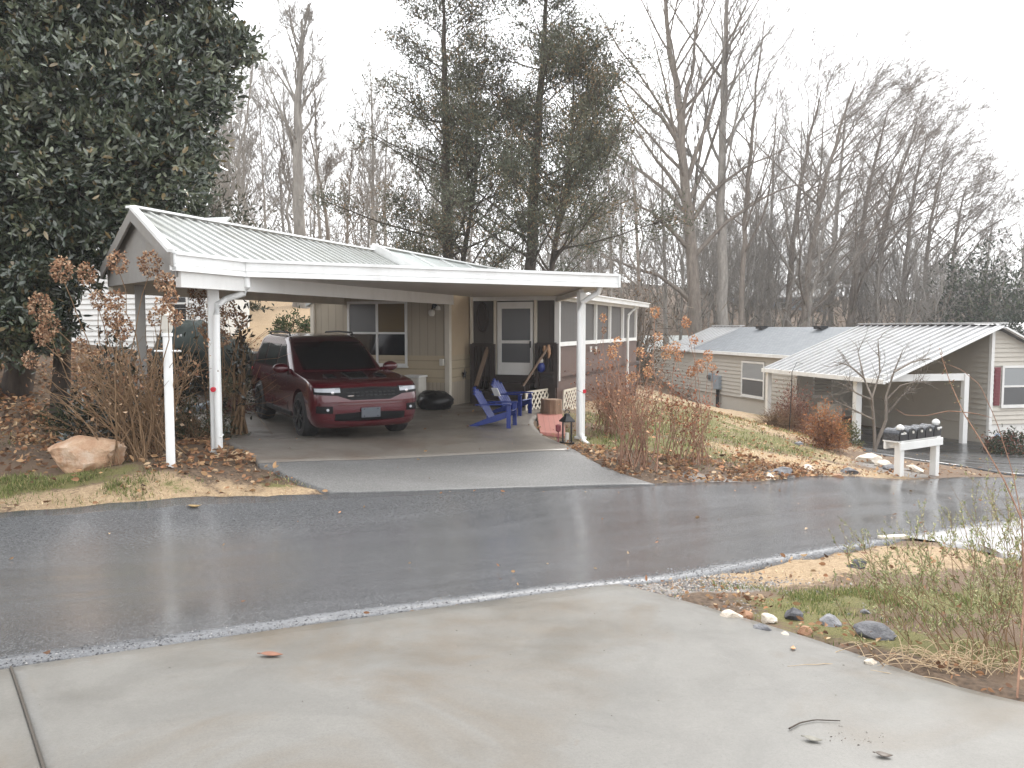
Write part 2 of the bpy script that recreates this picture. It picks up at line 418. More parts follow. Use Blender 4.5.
# --- the concrete pad in front
def concrete(name, c, stain, rough=(.28, .6), joint=None):
    t = NT(name); g = t.co('Object')
    b = t.noise(.75, 5, .6, co=g, dist=.6); m = t.noise(7, 5, .65, co=g); f = t.noise(160, 3, .6, co=g)
    col = t.mix(m, tuple(x*.90 for x in c), tuple(min(1, x*1.08) for x in c))
    col = t.mix(t.ramp(b, [(.50, 0.), (.64, .62)]), col, stain)
    col = t.mix(t.math('MULTIPLY', t.ramp(t.noise(1.7, 6, .7, co=g), [(.58, 0.), (.70, 1.)]), .35), col, tuple(x*.72 for x in c))
    col = t.mix(t.math('MULTIPLY', t.ramp(f, [(.30, 1.), (.45, 0.)]), .5), col, tuple(x*.55 for x in c))
    col = t.mix(t.math('MULTIPLY', t.ramp(t.noise(9, 2, .5, co=g, dist=2), [(.70, 0.), (.76, 1.)]), .3), col, (.16, .13, .10))
    col = t.mix(t.ramp(t.noise(.9, 7, .72, co=g, dist=1.2), [(.50, 0.), (.62, .55)]), col, tuple(x*.80 for x in c)); col = t.mix(t.ramp(t.noise(38, 4, .75, co=g), [(.60, 0.), (.74, .5)]), col, tuple(x*.62 for x in c))
    col = t.mix(t.ramp(t.noise(70, 3, .8, co=g), [(.35, 0.), (.65, 1.)]), t.mix(.0, col, col), t.mix(.16, col, (.02, .02, .02)))
    ro = t.ramp(t.noise(1.1, 5, .6, co=g), [(.38, rough[0]), (.62, rough[1])])
    return t.set(Base_Color=col, Roughness=ro, Specular_IOR_Level=.4, Normal=t.bump(t.math('ADD', f, t.math('MULTIPLY', m, .6)), .18, .004))
M['concrete'] = concrete('damp_concrete', (.186, .179, .164), (.135, .103, .068))
M['slabcon'] = concrete('carport_concrete', (.185, .165, .142), (.125, .092, .07), (.3, .55))
pr = G(1024, 706, -1.62); pr2 = G(800, 639, -1.69)
pe_ = line([G(619, 586, -1.76), G(700, 609, -1.73), pr2, pr, V(3.6, 2.7), V(5.5, 1.0), V(8, -3)], 160)
nl = line([p for p in near_e if -19*S < p[0] < G(619, 586, -1.76)[0] - .01][-150:] + [G(619, 586, -1.76)], 160)   # road edge from left up to the corner
# split at the tooled joint that runs from (11,672) down to (40,768)
j0 = G(11, 671, -1.62); j1 = G(42, 768, -1.57); jd = _n((j1 - j0)[:2])
def strip(edgeA, edgeB, name, lab=None):
    return sheet(name, edgeA, edgeB, 40, M['concrete'], .02, 'structure', .1)
iL = int(np.argmin(np.linalg.norm(nl - j0[:2], axis=1)))
A1 = line([nl[k] for k in range(iL, 160, 4)] + [nl[-1]], 120)
cornr = A1[-1]
fan = j0[:2] + jd * 5.5
B1 = line([j0[:2] + jd * .02 + 0*fan, j0[:2] + jd * 2.0, fan], 120)
# pad main: between the joint line and the right-hand edge, as a patch: rows from road edge back toward the viewer
off_in = -_n(np.array([-(A1[-1] - A1[0])[1], (A1[-1] - A1[0])[0]]))
def patch(name, quad_fn, nu, nv, mat, off, thick=.1):
    us = np.linspace(0, 1, nu); vs = np.linspace(0, 1, nv)
    g = np.array([[quad_fn(u, v) for v in vs] for u in us])
    z = Hs(g.reshape(-1, 2)).reshape(nu, nv) + off
    v = np.concatenate([g, z[..., None]], 2)
    pad = np.pad(v, ((1, 1), (1, 1), (0, 0)), mode='edge'); 
    pad[0, :, 2] -= thick; pad[-1, :, 2] -= thick; pad[1:-1, 0, 2] -= thick; pad[1:-1, -1, 2] -= thick
    n, m = pad.shape[:2]; idx = np.arange(n*m).reshape(n, m)
    f = np.stack([idx[:-1, :-1], idx[1:, :-1], idx[1:, 1:], idx[:-1, 1:]], 2).reshape(-1, 4)
    o = big(name, pad.reshape(-1, 3), f, mat, uv=pad[..., :2].reshape(-1, 2), smooth=False)
    return tag(o, kind='structure'), np.vstack([g[0], g[:, -1], g[-1][::-1], g[::-1, 0]])
def lerpl(l, u):
    x = u * (len(l) - 1); i = min(int(x), len(l) - 2); return l[i] * (1 - x + i) + l[i+1] * (x - i)
jag_r = jag(pe_, .006, 8, 4)
g_ = .003
nj = np.array([-jd[1], jd[0]]); nj = nj if nj[0] > 0 else -nj
def q_main(u, v):      # u along road edge (left joint -> corner), v back toward viewer
    a = lerpl(A1, u)
    L = j0[:2] + jd * 6.0 * v + nj * g_
    Rr = lerpl(jag_r, v * .96)
    base = L * (1 - u) + Rr * u
    return base + (a - (A1[0] * (1 - u) + A1[-1] * u)) * (1 - v)
pad1, e_pad1 = patch('driveway', q_main, 60, 60, M['concrete'], .02)
A0 = line([nl[k] for k in range(0, iL, 2)] + [j0[:2]], 60)
def q_left(u, v):
    a = lerpl(A0, u); Rr = j0[:2] + jd * 6.0 * v - nj * g_
    Lf = A0[0] + jd * 6.0 * v
    return (Lf * (1 - u) + Rr * u) + (a - (A0[0] * (1 - u) + j0[:2] * u)) * (1 - v)
pad2, e_pad2 = patch('driveway', q_left, 30, 30, M['concrete'], .018)
# dark filler in the joint and along the road edge
jt = MB()
for k in range(24):
    a = j0[:2] + jd * (.25 * k - .02); b = a + jd * .25
    c = [a - nj*.005, a + nj*.005, b + nj*.005, b - nj*.005]
    jt.add([(p[0], p[1], H(*p) + .0235) for p in c], [(0, 1, 2, 3)])
crack = simple('dark_joint_filler', (.055, .045, .035), .8)
tag(jt.build('driveway_joint', crack), kind='structure')

# --- carport slab and asphalt apron
sl_f = line([onG(258, 465, -1.72), onG(330, 462, -1.76), onG(440, 457.5, -1.84), onG(555, 452, -1.92), onG(572, 450, -1.93)], 60)
sl_b = line([V(-7.4, 17.6), V(-5.2, 19.3), V(-2, 19.5), V(1.2, 18.2)], 60)
slL = line([onG(258, 465, -1.72), onG(226, 444, -1.66), onG(200, 426, -1.62), V(-7.4, 17.6)], 40)
slR = line([onG(572, 450, -1.93), onG(543, 436, -1.86), onG(535, 420, -1.8), V(1.2, 18.2)], 40)
def coons(f, b, l, r):
    def q(u, v):
        return (1-v)*lerpl(f, u) + v*lerpl(b, u) + (1-u)*lerpl(l, v) + u*lerpl(r, v) - ((1-u)*(1-v)*f[0] + u*(1-v)*f[-1] + (1-u)*v*b[0] + u*v*b[-1])
    return q
slab, e_slab = patch('carport_slab', coons(sl_f, sl_b, slL, slR), 50, 50, M['slabcon'], .03)
ap_f = line([G(330, 493.5, -2.02), G(430, 490.8, -2.07), G(540, 488.5, -2.14), G(655, 485.5, -2.22)], 60)
ap_l = line([G(330, 493.5, -2.02), onG(285, 476, -1.83), onG(258, 465, -1.72)], 30); ap_r = line([G(655, 485.5, -2.22), onG(600, 466, -2.03), onG(572, 450, -1.93)], 30)
ap_b = sl_f
apron, e_apron = patch('driveway_apron', coons(ap_f, ap_b, ap_l, ap_r), 60, 30, M['apron'], .022)
# --- neighbour's black driveway
dr_f = line([atd(868, 20.6), G(900, 462, -3.4), G(960, 471, -3.55), G(1030, 478, -3.5), V(16, 21.5)], 50)
dr_b = line([atd(850, 34), atd(900, 33), atd(960, 30), atd(1020, 27.5), atd(1100, 26)], 50)
dr_l = line([dr_f[0], atd(856, 26), dr_b[0]], 30); dr_r = line([dr_f[-1], V(17, 24), dr_b[-1]], 30)
drive, e_drive = patch('neighbour_driveway', coons(dr_f, dr_b, dr_l, dr_r), 40, 40, M['drive'], .03)
# --- wet concrete strip, sky reflection put into its pale colour, at the road's near edge, right
gs_a = line([G(905, 541, -2.12), G(960, 532.5, -2.25), G(1024, 522, -2.4), V(9, 12.1)], 40)
gs_b = line([G(940, 548, -2.12), G(985, 556, -2.15), G(1040, 575, -2.2), V(8.2, 9.2)], 40)
M['wetcon'] = concrete('wet_concrete_sky_sheen', (.62, .62, .62), (.52, .51, .49), (.05, .25))
gut, e_gut = sheet('side_path', gs_a, gs_b, 12, M['wetcon'], .03)
# --- brick red path
bp_f = line([G(540, 434, -1.86), G(566, 438, -1.93)], 12); bp_b = line([G(537, 416, -1.8), G(562, 416, -1.82)], 12)
M['brick'] = siding('red_brick_paving', (.36, .13, .10), .11, 0, .1)
bpath, e_bp = sheet('brick_path', bp_f, bp_b, 12, M['brick'], .05)

# ------------------------------------------------------------------ the ground sheet
def axis(lo, hi, step, far_lo, far_hi):
    a = list(np.arange(lo, hi, step)); s = step; x = a[-1]
    while x < far_hi: s *= 1.13; x += s; a.append(x)
    s = step; x = a[0]; b = []
    while x > far_lo: s *= 1.13; x -= s; b.append(x)
    return np.array(b[::-1] + a)
gx = axis(-11, 17, .14, -190, 190); gy = axis(1.5, 30, .14, -60, 210)
GX, GY = np.meshgrid(gx, gy, indexing='ij'); gp = np.c_[GX.ravel(), GY.ravel()]
gz = Hs(gp)
def inside(pts, poly):
    x, y = pts[:, 0], pts[:, 1]; r = np.zeros(len(pts), bool); px, py = poly[:, 0], poly[:, 1]
    for i in range(len(poly)):
        j = i - 1
        if py[i] == py[j]: continue
        c = (py[i] > y) != (py[j] > y)
        r ^= c & (x < (px[j] - px[i]) * (y - py[i]) / (py[j] - py[i]) + px[i])
    return r
def shrink(poly, d=.1):      # keep a margin so the lowered ground stays hidden beneath
    return poly
sheets = [e_road, e_pad1, e_pad2, e_slab, e_apron, e_drive, e_gut, e_bp]
cover = np.zeros(len(gp), bool)
near = (np.abs(gp[:, 0]) < 46) & (gp[:, 1] < 46) & (gp[:, 1] > -10)
for e in sheets:
    idx = np.where(near)[0]; cover[idx] |= inside(gp[idx], e)
def vnoise(xy, s, seed):
    q = np.random.default_rng(seed); T = q.random((64, 64)); x = xy[:, 0] / s; y = xy[:, 1] / s
    xi = np.floor(x).astype(int); yi = np.floor(y).astype(int); fx = x - xi; fy = y - yi; fx = fx*fx*(3-2*fx); fy = fy*fy*(3-2*fy)
    g = lambda a, b: T[a % 64, b % 64]
    return g(xi, yi)*(1-fx)*(1-fy) + g(xi+1, yi)*fx*(1-fy) + g(xi, yi+1)*(1-fx)*fy + g(xi+1, yi+1)*fx*fy
rough_ = (vnoise(gp, .7, 3) - .5) * .05 + (vnoise(gp, .22, 4) - .5) * .03
gz = gz + np.where(cover, -.05, rough_ * near + .004)
# zones: R leaf litter, G green grass, B dry straw grass, A gravel
zone = np.zeros((len(gp), 4)); zone[:, 2] = .15
def blob(p, rx, ry, ch, w=1.0, rot=0.0):
    d = gp - np.asarray(p)[:2]; c, s = math.cos(rot), math.sin(rot)
    u = (d[:, 0]*c + d[:, 1]*s) / rx; v = (-d[:, 0]*s + d[:, 1]*c) / ry
    zone[:, ch] = np.maximum(zone[:, ch], w * np.exp(-(u*u + v*v)**1.5))
# left bed
for q in [(-8.5, 16), (-9.5, 12.5), (-7, 13.5), (-6.2, 11.8), (-11, 18), (-8, 19)]: blob(V(*q), 2.2, 1.7, 0)
blob(onG(210, 462, -1.7), .9, .8, 0); blob(onG(260, 470, -1.8), .65, .45, 0, 1, .3); blob(onG(150, 440, -1.6), 1.4, 1, 0)
blob(onG(20, 486, -1.8), 1.5, .42, 1, 1, .35); blob(onG(10, 440, -1.6), .9, .6, 1, .55, .3); blob(onG(275, 483, -1.9), .35, .2, 1, .8); blob(onG(180, 486, -1.85), .3, .2, 1, .6)
blob(onG(160, 490, -1.9), 2.0, .5, 2, 1, .4); blob(onG(250, 490, -1.9), 1.0, .4, 2, 1, .4); blob(onG(50, 430, -1.5), 1.5, .6, 2, .8, .3)
# bank on the right of the carport
for q in [(600, 458, -2.0), (640, 473, -2.15), (690, 470, -2.15), (740, 472, -2.3), (800, 474, -2.6), (660, 462, -2.1)]: blob(onG(*q), 1.1, .7, 0)
for q in [(720, 436, -2.2), (690, 420, -2.15), (760, 440, -2.5), (640, 425, -2.05), (650, 445, -2.1)]: blob(onG(*q), 2.0, 1.7, 1, .7)
for q in [V(4,20), V(6.5,22), V(8.5,25), V(5,26), V(9,30), V(7,34), V(6,30), V(8,38), V(11,34)]: blob(q, 3.4, 3.2, 2, .9); blob(q + [.5, .5, 0], 2.6, 2.4, 1, .5)
if True: pass
for q in [(760, 455, -2.5), (800, 450, -2.7), (820, 466, -2.9), (850, 470, -3.05), (780, 464, -2.5)]: blob(onG(*q), 1.6, .9, 2)
for q in [(880, 466, -3.2), (840, 478, -2.9), (720, 482, -2.3), (800, 480, -2.6), (905, 474, -3.1)]: blob(onG(*q), .9, .5, 3, .8)
# right foreground corner
for q in [(800, 565, -1.9), (880, 562, -2.0), (930, 556, -2.05), (760, 575, -1.85)]: blob(onG(*q), .8, .55, 2, 1, .5)
blob(onG(660, 585, -1.78), .5, .35, 3, 1, .4); blob(onG(720, 588, -1.8), .45, .3, 3, .8)
for q in [(840, 602, -1.85), (930, 600, -1.85), (880, 640, -1.75), (960, 650, -1.7), (1010, 600, -1.9), (800, 612, -1.8)]: blob(onG(*q), .55, .4, 1, .85)
for q in [(720, 605, -1.76), (930, 668, -1.68), (1000, 690, -1.65), (850, 648, -1.7)]: blob(onG(*q), .42, .22, 0, .8, -.6)
# hillside behind: dry grass; woods floor: litter
dist = np.hypot(gp[:, 0], gp[:, 1])
for q in [(-7, 28), (-9, 34), (-5, 38), (-13, 30), (-3, 45), (-16, 40)]: blob(V(*q), 7, 6, 2, 1.0)
woods = np.clip((dist - 46) / 10, 0, 1); zone[:, 0] = np.maximum(zone[:, 0], woods * .75)
me = bpy.data.meshes.new('ground')
n, m = GX.shape; idx = np.arange(n*m).reshape(n, m)
gf = np.stack([idx[:-1, :-1], idx[1:, :-1], idx[1:, 1:], idx[:-1, 1:]], 2).reshape(-1, 4)
t = NT('earth_and_grass'); g = t.co('Object')
at = t.n('ShaderNodeAttribute', attribute_name='zone')
sp = t.n('ShaderNodeSeparateColor', ins={0: at.outputs['Color']})
nz = t.noise(2.3, 6, .68, co=g); nf = t.noise(24, 5, .7, co=g); nff = t.noise(110, 3, .7, co=g)
def zmask(s, k=.75): return t.ramp(t.math('ADD', s, t.math('MULTIPLY', t.math('SUBTRACT', t.math('ADD', t.math('MULTIPLY', nz, .6), t.math('MULTIPLY', nf, .4)), .5), 2.4)), [(.38, 0.), (.62, 1.)])
earth = t.mix(nf, (.10, .07, .048), (.24, .165, .11))
dry = t.mix(t.ramp(t.math('ADD', t.math('MULTIPLY', nff, .5), t.math('MULTIPLY', nf, .5)), [(.38, 0.), (.62, 1.)]), (.24, .16, .092), (.54, .41, .265))
litter = t.mix(t.vor(26, co=g, which='Fac' if False else 'Distance'), (.06, .043, .032), (.20, .14, .095))
green = t.mix(t.ramp(nff, [(.3, 0.), (.7, 1.)]), (.07, .085, .025), (.27, .23, .10))
grav = t.mix(t.vor(60, co=g, which='Color'), (.12, .11, .10), (.42, .40, .38))
col = t.mix(zmask(sp.outputs[2]), earth, dry)
col = t.mix(zmask(sp.outputs[1]), col, green)
col = t.mix(zmask(sp.outputs[0]), col, litter)
col = t.mix(t.math('MULTIPLY', zmask(at.outputs['Alpha']), .9), col, grav)
M['ground'] = t.set(Base_Color=col, Roughness=.85, Specular_IOR_Level=.25, Normal=t.bump(t.math('ADD', nf, t.math('MULTIPLY', nff, .6)), .8, .03))
ground = big('ground', np.c_[gp, gz], gf, M['ground'], smooth=True)
att = ground.data.attributes.new('zone', 'FLOAT_COLOR', 'POINT'); att.data.foreach_set('color', zone.astype(np.float32).ravel())
tag(ground, kind='structure')
# ------------------------------------------------------------------ the mobile home and its carport
Z3 = np.array([0, 0, 1.])
ha = np.array([.333, .943, 0]); hn = np.array([.943, -.333, 0]); HO = np.array([-2.53, 18.04, 0])
def HF(t, s, z=0.0): 
    p = HO + hn*t + ha*s; return np.array([p[0], p[1], z]) * S
def tpx(px, s):           # t on the plane s under an image column
    k = (px - 512) / 820; b = HO + ha*s
    return (k*b[1] - b[0]) / (hn[0] - k*hn[1])
def spx(px, t):
    k = (px - 512) / 820; b = HO + hn*t
    return (k*b[1] - b[0]) / (ha[0] - k*ha[1])
def zpx(py, p): return (327 - py) / 820 * p[1]
base = HF(-.4, 0, 0); base[2] = H(*base[:2])
home = thing('mobile_home', base, 'tan mobile home with a dark screened porch along its side behind the red SUV', 'house')
def rot_of(d): return math.atan2(d[1], d[0])
mb = MB(); th = .10
tl, tr_ = -2.11, 1.2
w = MB(); w.wall(HF(tl, 0), HF(tr_, 0), -.63*S, .95*S, th); w.build('upper_wall', M['vsiding'], home)
w = MB(); w.wall(HF(tl, -.012), HF(tr_, -.012), -1.2*S, -.62*S, th); w.build('lower_wall', M['hsiding'], home)
w = MB(); w.wall(HF(tl, -.004), HF(tr_, -.004), -2.1*S, -1.195*S, th); w.wall(HF(tr_ - .004, .1), HF(tr_ - .004, 1.3), -2.2*S, -1.195*S, th); w.build('skirting', M['skirt'], home)
w = MB(); w.wall(HF(tr_, .12), HF(tr_, 1.3), -.63*S, .95*S, th); w.build('side_panel', simple('tan_panel', (.47, .37, .25), .5, .12, 2), home)
w = MB(); w.wall(HF(tr_ + .012, .12), HF(tr_ + .012, 1.3), -1.2*S, -.62*S, th); w.build('lower_wall', M['hsiding'], home)
w = MB(); w.wall(HF(tr_, 1.4), HF(tr_, 14), -2.4*S, .95*S, th); w.wall(HF(tr_, 14), HF(tl, 14), -2.2*S, .95*S, th); w.wall(HF(tl, 14), HF(tl, .1), -2.2*S, .95*S, th); w.build('rear_wall', M['darkpanel'], home)
w = MB(); w.beam(HF(tr_ + .02, .02, -1.78), HF(tr_ + .02, .02, .80), .13, .13, ha); w.build('corner_trim', M['trimtan'], home, bevel=.01); w = MB(); w.beam(HF(tr_ + .06, 1.26, -1.1), HF(tr_ + .06, 1.26, .72), .07, .09, ha); w.build('corner_trim', M['trimtan'], home, bevel=.01); w = MB()
w.beam(HF(tl - .01, -.01, -1.8), HF(tl - .01, -.01, .8), .1, .1, ha); w.build('corner_trim', M['trimtan'], home, bevel=.01)
def window(par, p0, u, z0, z1, wid, nrm, fr=.05, cols=1, rows=2, fm=None, pms=None, split=None, name='window', sill=True):
    """frame of bars proud of the wall, panes as children; p0 lower left on the wall face, u along the wall, nrm outward"""
    fm = fm or M['white2']; pms = pms or [M['glass']]
    f = MB(); xs = np.linspace(0, wid, cols + 1); sp = split if split is not None else [z0 + (z1 - z0)*k/rows for k in range(1, rows)]
    o = np.array([p0[0], p0[1], 0]); u = _n(u); nrm = _n(nrm)
    def bar(x0, x1, a, b, dep=.035, out=0.0):
        f.frame(o + u*(x0 + x1)/2 + Z3*(a + b)/2 + nrm*(dep/2 + out), u, nrm, Z3, x1 - x0, dep, b - a)
    bar(-fr, 0, z0 - fr, z1 + fr); bar(wid, wid + fr, z0 - fr, z1 + fr); bar(0, wid, z1, z1 + fr); bar(0, wid, z0 - fr, z0)
    for x in xs[1:-1]: bar(x - fr/2, x + fr/2, z0, z1, .032)
    zs = [z0] + list(sp) + [z1]
    for zz in sp:
        for i in range(cols):
            bar(xs[i] + (fr/2 if i else 0), xs[i+1] - (fr/2 if i < cols - 1 else 0), zz - fr*.4, zz + fr*.4, .03)
    if sill: f.frame(o + u*wid/2 + Z3*(z0 - fr - .02) + nrm*.03, u, nrm, Z3, wid + 2*fr + .04, .06, .035)
    wo = f.build(name, fm, par, bevel=.004)
    k = 0
    for j in range(len(zs) - 1):
        for i in range(cols):
            g = MB(); a, b = zs[j], zs[j+1]
            g.frame(o + u*(xs[i] + xs[i+1])/2 + Z3*(a + b)/2 + nrm*.008, u, nrm, Z3, xs[i+1] - xs[i] - .01, .008, b - a - .01)
            g.build('pane', pms[k % len(pms)], wo); k += 1
    return wo
warm = glass('glass_tinted_as_reflection', (.16, .115, .06), .1)  # warm reflection of wood put into the pane's base colour
t0_, t1_ = tpx(350.5, 0), tpx(405.5, 0)
window(home, HF(t0_, -.0), hn, -.80*S, .51*S, (t1_ - t0_)*S, -ha, .06, 2, 2, M['white2'], [M['glass'], M['glass'], M['dimglass'], warm], [-.135*S])
# wall lamp, outlet box, ornament
pl = HF(tpx(436, 0), -.06, .36); f = MB(); f.cyl(pl + [0, .05, .1], pl + [0, -.03, .1], .06, .06, 12); f.tube([pl + [0, -.03, .1], pl + [-.03, -.12, .08], pl + [-.05, -.16, 0]], .018, 8); f.build('wall_lamp', M['blackmetal'], home)
f2 = MB(); f2.lathe(pl + [-.05, -.16, -.14], [(.03, .15), (.07, .12), (.075, .06), (.05, .0)], 14); f2.lathe(pl + [.09, -.1, -.03], [(.02, .13), (.05, .1), (.06, .03)], 12); f2.build('lamp_shade', M['cream'], home, smooth=True)
f = MB(); q = HF(tpx(443, 0), -.05, zpx(362, HF(1, 0)/S)); f.frame(q, hn, ha, Z3, .1, .1, .16); f.build('outlet_box', M['cream'], home, bevel=.01)
q = HF(1.2 + .05, spx(462, 1.2), -1.06); st = MB()
for k in range(5):
    a = R(90 + 72*k); c = math.cos; v0 = q + hn*.01
    st.add([v0 + ha*.17*math.cos(a) + Z3*.17*math.sin(a), v0 + ha*.06*math.cos(a + R(36)) + Z3*.06*math.sin(a + R(36)), v0 + hn*.03, v0 + ha*.06*math.cos(a - R(36)) + Z3*.06*math.sin(a - R(36))], [(0, 1, 2), (0, 2, 3)])
so_ = st.build('star_ornament', M['blackmetal']); tag(so_, 'dark metal star hung on the low tan siding left of the entry steps', 'ornament')
# house roof (one grey-green sheet per slope, rake trim)
def slope_roof(mbx, tA, tB, zA, zB, s0, s1, th=.07):
    a, b, c, d = HF(tA, s0, zA), HF(tB, s0, zB), HF(tB, s1, zB), HF(tA, s1, zA)
    mbx.prism([a, b, c, d], (0, 0, -th))
rf = MB(); ro = .05
slope_roof(rf, .002, 1.30, 1.60 + ro, .95 + ro, -.98, 14.6); slope_roof(rf, -2.25, -.002, .475 + ro, 1.60 + ro, -.1, 14.6)
hr = rf.build('roof', M['houseroof'], home)
rk = MB(); rk.beam(HF(-.02, -1.0, 1.60 + ro + .01), HF(1.32, -1.0, .945 + ro + .01), .14*S, .14, ha); 
for s in np.arange(.6, 14, 1.6): rk.beam(HF(0, s, 1.63 + ro), HF(1.3, s, .98 + ro), .03, .03, ha)
rk.beam(HF(0, -1.0, 1.625 + ro), HF(0, 14.6, 1.625 + ro), .2, .03); rk.build('roof_trim', M['white'], hr)
# --- screened porch
zr = -.39 * S; zt = .60 * S; zfl = -1.13 * S
PT, PS = tpx(556.5, 1.3), 1.3
fl = MB(); fl.prism([HF(1.2 + .1, 1.32, -1.13), HF(PT, 1.32, -1.13), HF(PT, 11.2, -1.13), HF(1.3, 11.2, -1.13)], (0, 0, -.12)); fl.build('porch_floor', M['darkwood'], home)
kb = MB(); s_ = 1.38
kb.wall(HF(PT, 1.36), HF(PT, 10.6), -3.0*S, zr - .02, .06); kb.build('kick_board', M['board'], home)
sd = MB(); 
pcols = [594.5, 608.6, 621.5, 634.7]
sposts = [1.3] + [spx(p, PT) for p in pcols]
for i in range(4):
    sd = MB(); sd.wall(HF(PT - .02, sposts[i] + .08), HF(PT - .02, sposts[i+1] - .04), zr + .02, .585*S, .02)
    sd.build('screen_panel', M['darkpanel'], home)
rl = MB(); rl.beam(HF(PT + .02, 1.3, -.385), HF(PT + .02, sposts[-1], -.385), .05, .10, Z3); rl.build('porch_rail', M['white2'], home)
for s in sposts:
    p = MB(); p.beam(HF(PT + .02, s, -1.2 if s < 1.5 else -.45), HF(PT + .02, s, .63), .13 if s < 1.5 else .09, .09 if s < 1.5 else .07, ha); p.build('porch_post', M['white2'], home, bevel=.006)
tb = MB(); tb.beam(HF(1.25, 1.3, .645), HF(PT + .05, 1.3, .645), .09, .12, Z3); tb.beam(HF(PT + .02, 1.35, .645), HF(PT + .02, 10.6, .645), .09, .12, Z3); tb.build('porch_beam', M['white2'], home)
pr_ = MB(); pr_.prism([HF(1.28, 1.0, .95), HF(3.5, 1.0, .755), HF(3.5, 11.2, .755), HF(1.28, 11.2, .95)], (0, 0, -.06)); 
pr_.beam(HF(3.52, .98, .715), HF(3.52, 11.2, .715), .10, .15, Z3); pr_.beam(HF(3.55, .98, .775), HF(3.55, 11.2, .775), .14, .03, Z3); pr_.build('porch_roof', M['white'], home)
sdn = spx(636, 3.62); ds = MB(); e = HF(3.6, sdn, .62)
ds.tube([HF(3.58, sdn, .66), HF(3.58, sdn, .58), HF(PT + .13, sdn - .1, .36), HF(PT + .11, sdn - .1, .2), HF(PT + .11, sdn - .1, -1.9)], .045, 8); ds.build('porch_downspout', M['white2'], home, smooth=True)
# porch front: screens left and right of the storm door
def fpx(px, z, out=0.0): return HF(tpx(px, PS), PS - out, z)
for a, b, nm in ((473, 494.5, 'screen_panel'), (537.5, 553.5, 'screen_panel')):
    sd = MB(); sd.wall(fpx(a, 0), fpx(b, 0), -1.13*S, .60*S, .02); sd.build(nm, M['darkpanel'], home)
for px in (495.8, 535.8):
    p = MB(); p.beam(fpx(px, -1.13, .02), fpx(px, .6, .02), .07, .09, ha); p.build('door_post', M['trimtan'], home, bevel=.005)
dr = MB(); o = fpx(498, 0); wd_ = np.linalg.norm(fpx(533.5, 0) - o); zb, zt_ = -1.10*S, .56*S
def dbar(x0, x1, a, b, dep=.045): dr.frame(o + hn*(x0 + x1)/2 + Z3*(a + b)/2 - ha*(dep/2 + .01), hn, ha, Z3, x1 - x0, dep, b - a)
dbar(0, .11, zb, zt_); dbar(wd_ - .07, wd_, zb, zt_); dbar(.11, wd_ - .07, zt_ - .16, zt_); dbar(.11, wd_ - .07, -.37*S, -.30*S); dbar(.11, wd_ - .07, zb, -.80*S)
sdoor = dr.build('storm_door', M['white2'], home, bevel=.006)
for a, b in ((-.30*S, zt_ - .16), (-.80*S, -.37*S)):
    g = MB(); g.frame(o + hn*(wd_/2 + .02) + Z3*(a + b)/2 - ha*.03, hn, ha, Z3, wd_ - .18, .008, b - a); g.build('pane', M['dimglass'], sdoor)
g = MB(); g.frame(o + hn*(wd_ - .06) - Z3*.42 - ha*.075, hn, ha, Z3, .03, .03, .16); g.build('handle', M['blackmetal'], sdoor)
wr = MB(); c = fpx(483, .22, .035)
wr.tube([c + hn*.13*math.cos(a) + Z3*.34*math.sin(a) for a in np.linspace(0, 2*math.pi, 25)], .04, 6)
wr.add([c + hn*.12*math.cos(a) + Z3*.32*math.sin(a) + ha*.01 for a in np.linspace(0, 2*math.pi, 24, endpoint=False)], [tuple(range(24))])
tag(wr.build('oval_mirror', [M['darkwood']]), 'dark oval plaque hanging on the screened wall left of the storm door', 'ornament')
# two pale clips on the brown boards
for px in (588.6, 593.8):
    c = HF(PT + .05, spx(px, PT), zpx(351, HF(PT, spx(px, PT))/S)); f = MB()
    for k in (-1, 1): f.prism([c + ha*k*.05, c + ha*k*.02, c + ha*k*.05 + Z3*.12, c + ha*k*.10 + Z3*.13], hn*.02)
    f.prism([c - ha*.06 - Z3*.02, c + ha*.06 - Z3*.02, c + ha*.05 + Z3*.02, c - ha*.05 + Z3*.02], hn*.02)
    f.build('wall_clip', M['white2'], home)
# --- the entry steps with dark railings
sb = HF(2.1, .6, 0); sb[2] = H(*sb[:2])
steps = thing('entry_steps', sb, 'dark wooden entry steps with baluster railings leading up to the storm door', 'steps')
tA, tB = tpx(495, PS), tpx(535, PS)
zt0 = -1.13; z0s = H(*HF(2.1, .3)[:2]) / S
for k in range(3):
    m = MB(); zz = zt0 - .17*(k + 1) + .06; s0 = 1.22 - .28*(k + 1)
    m.prism([HF(tA, s0, zz), HF(tB, s0, zz), HF(tB, s0 + .27, zz), HF(tA, s0 + .27, zz)], (0, 0, -.05)); m.build('step', M['darkwood'], steps)
    m = MB(); m.prism([HF(tA, s0 + .25, zz), HF(tB, s0 + .25, zz), HF(tB, s0 + .25, zz + .17*.98), HF(tA, s0 + .25, zz + .17*.98)], ha*.02); m.build('riser', M['darkwood'], steps)
def railing(tA, tB, s, zt, zb, nb, name='railing'):
    m = MB(); m.beam(HF(tA, s, zt), HF(tB, s, zt), .09, .09); m.beam(HF(tA, s, zb + .12), HF(tB, s, zb + .12), .05, .07)
    for t in (tA, tB): m.beam(HF(t, s, zb - .2), HF(t, s, zt + .02), .1, .1, ha)
    for t in np.linspace(tA, tB, nb + 2)[1:-1]: m.beam(HF(t, s, zb + .12), HF(t, s, zt), .035, .035, ha)
    return m.build(name, M['darkwood'], steps)
railing(tpx(469.5, 1.0) + .08, tpx(493, 1.0), 1.0, -.40, -1.55, 4); railing(tpx(537, 1.15), tpx(556, 1.15), 1.15, -.38, -1.13, 4)
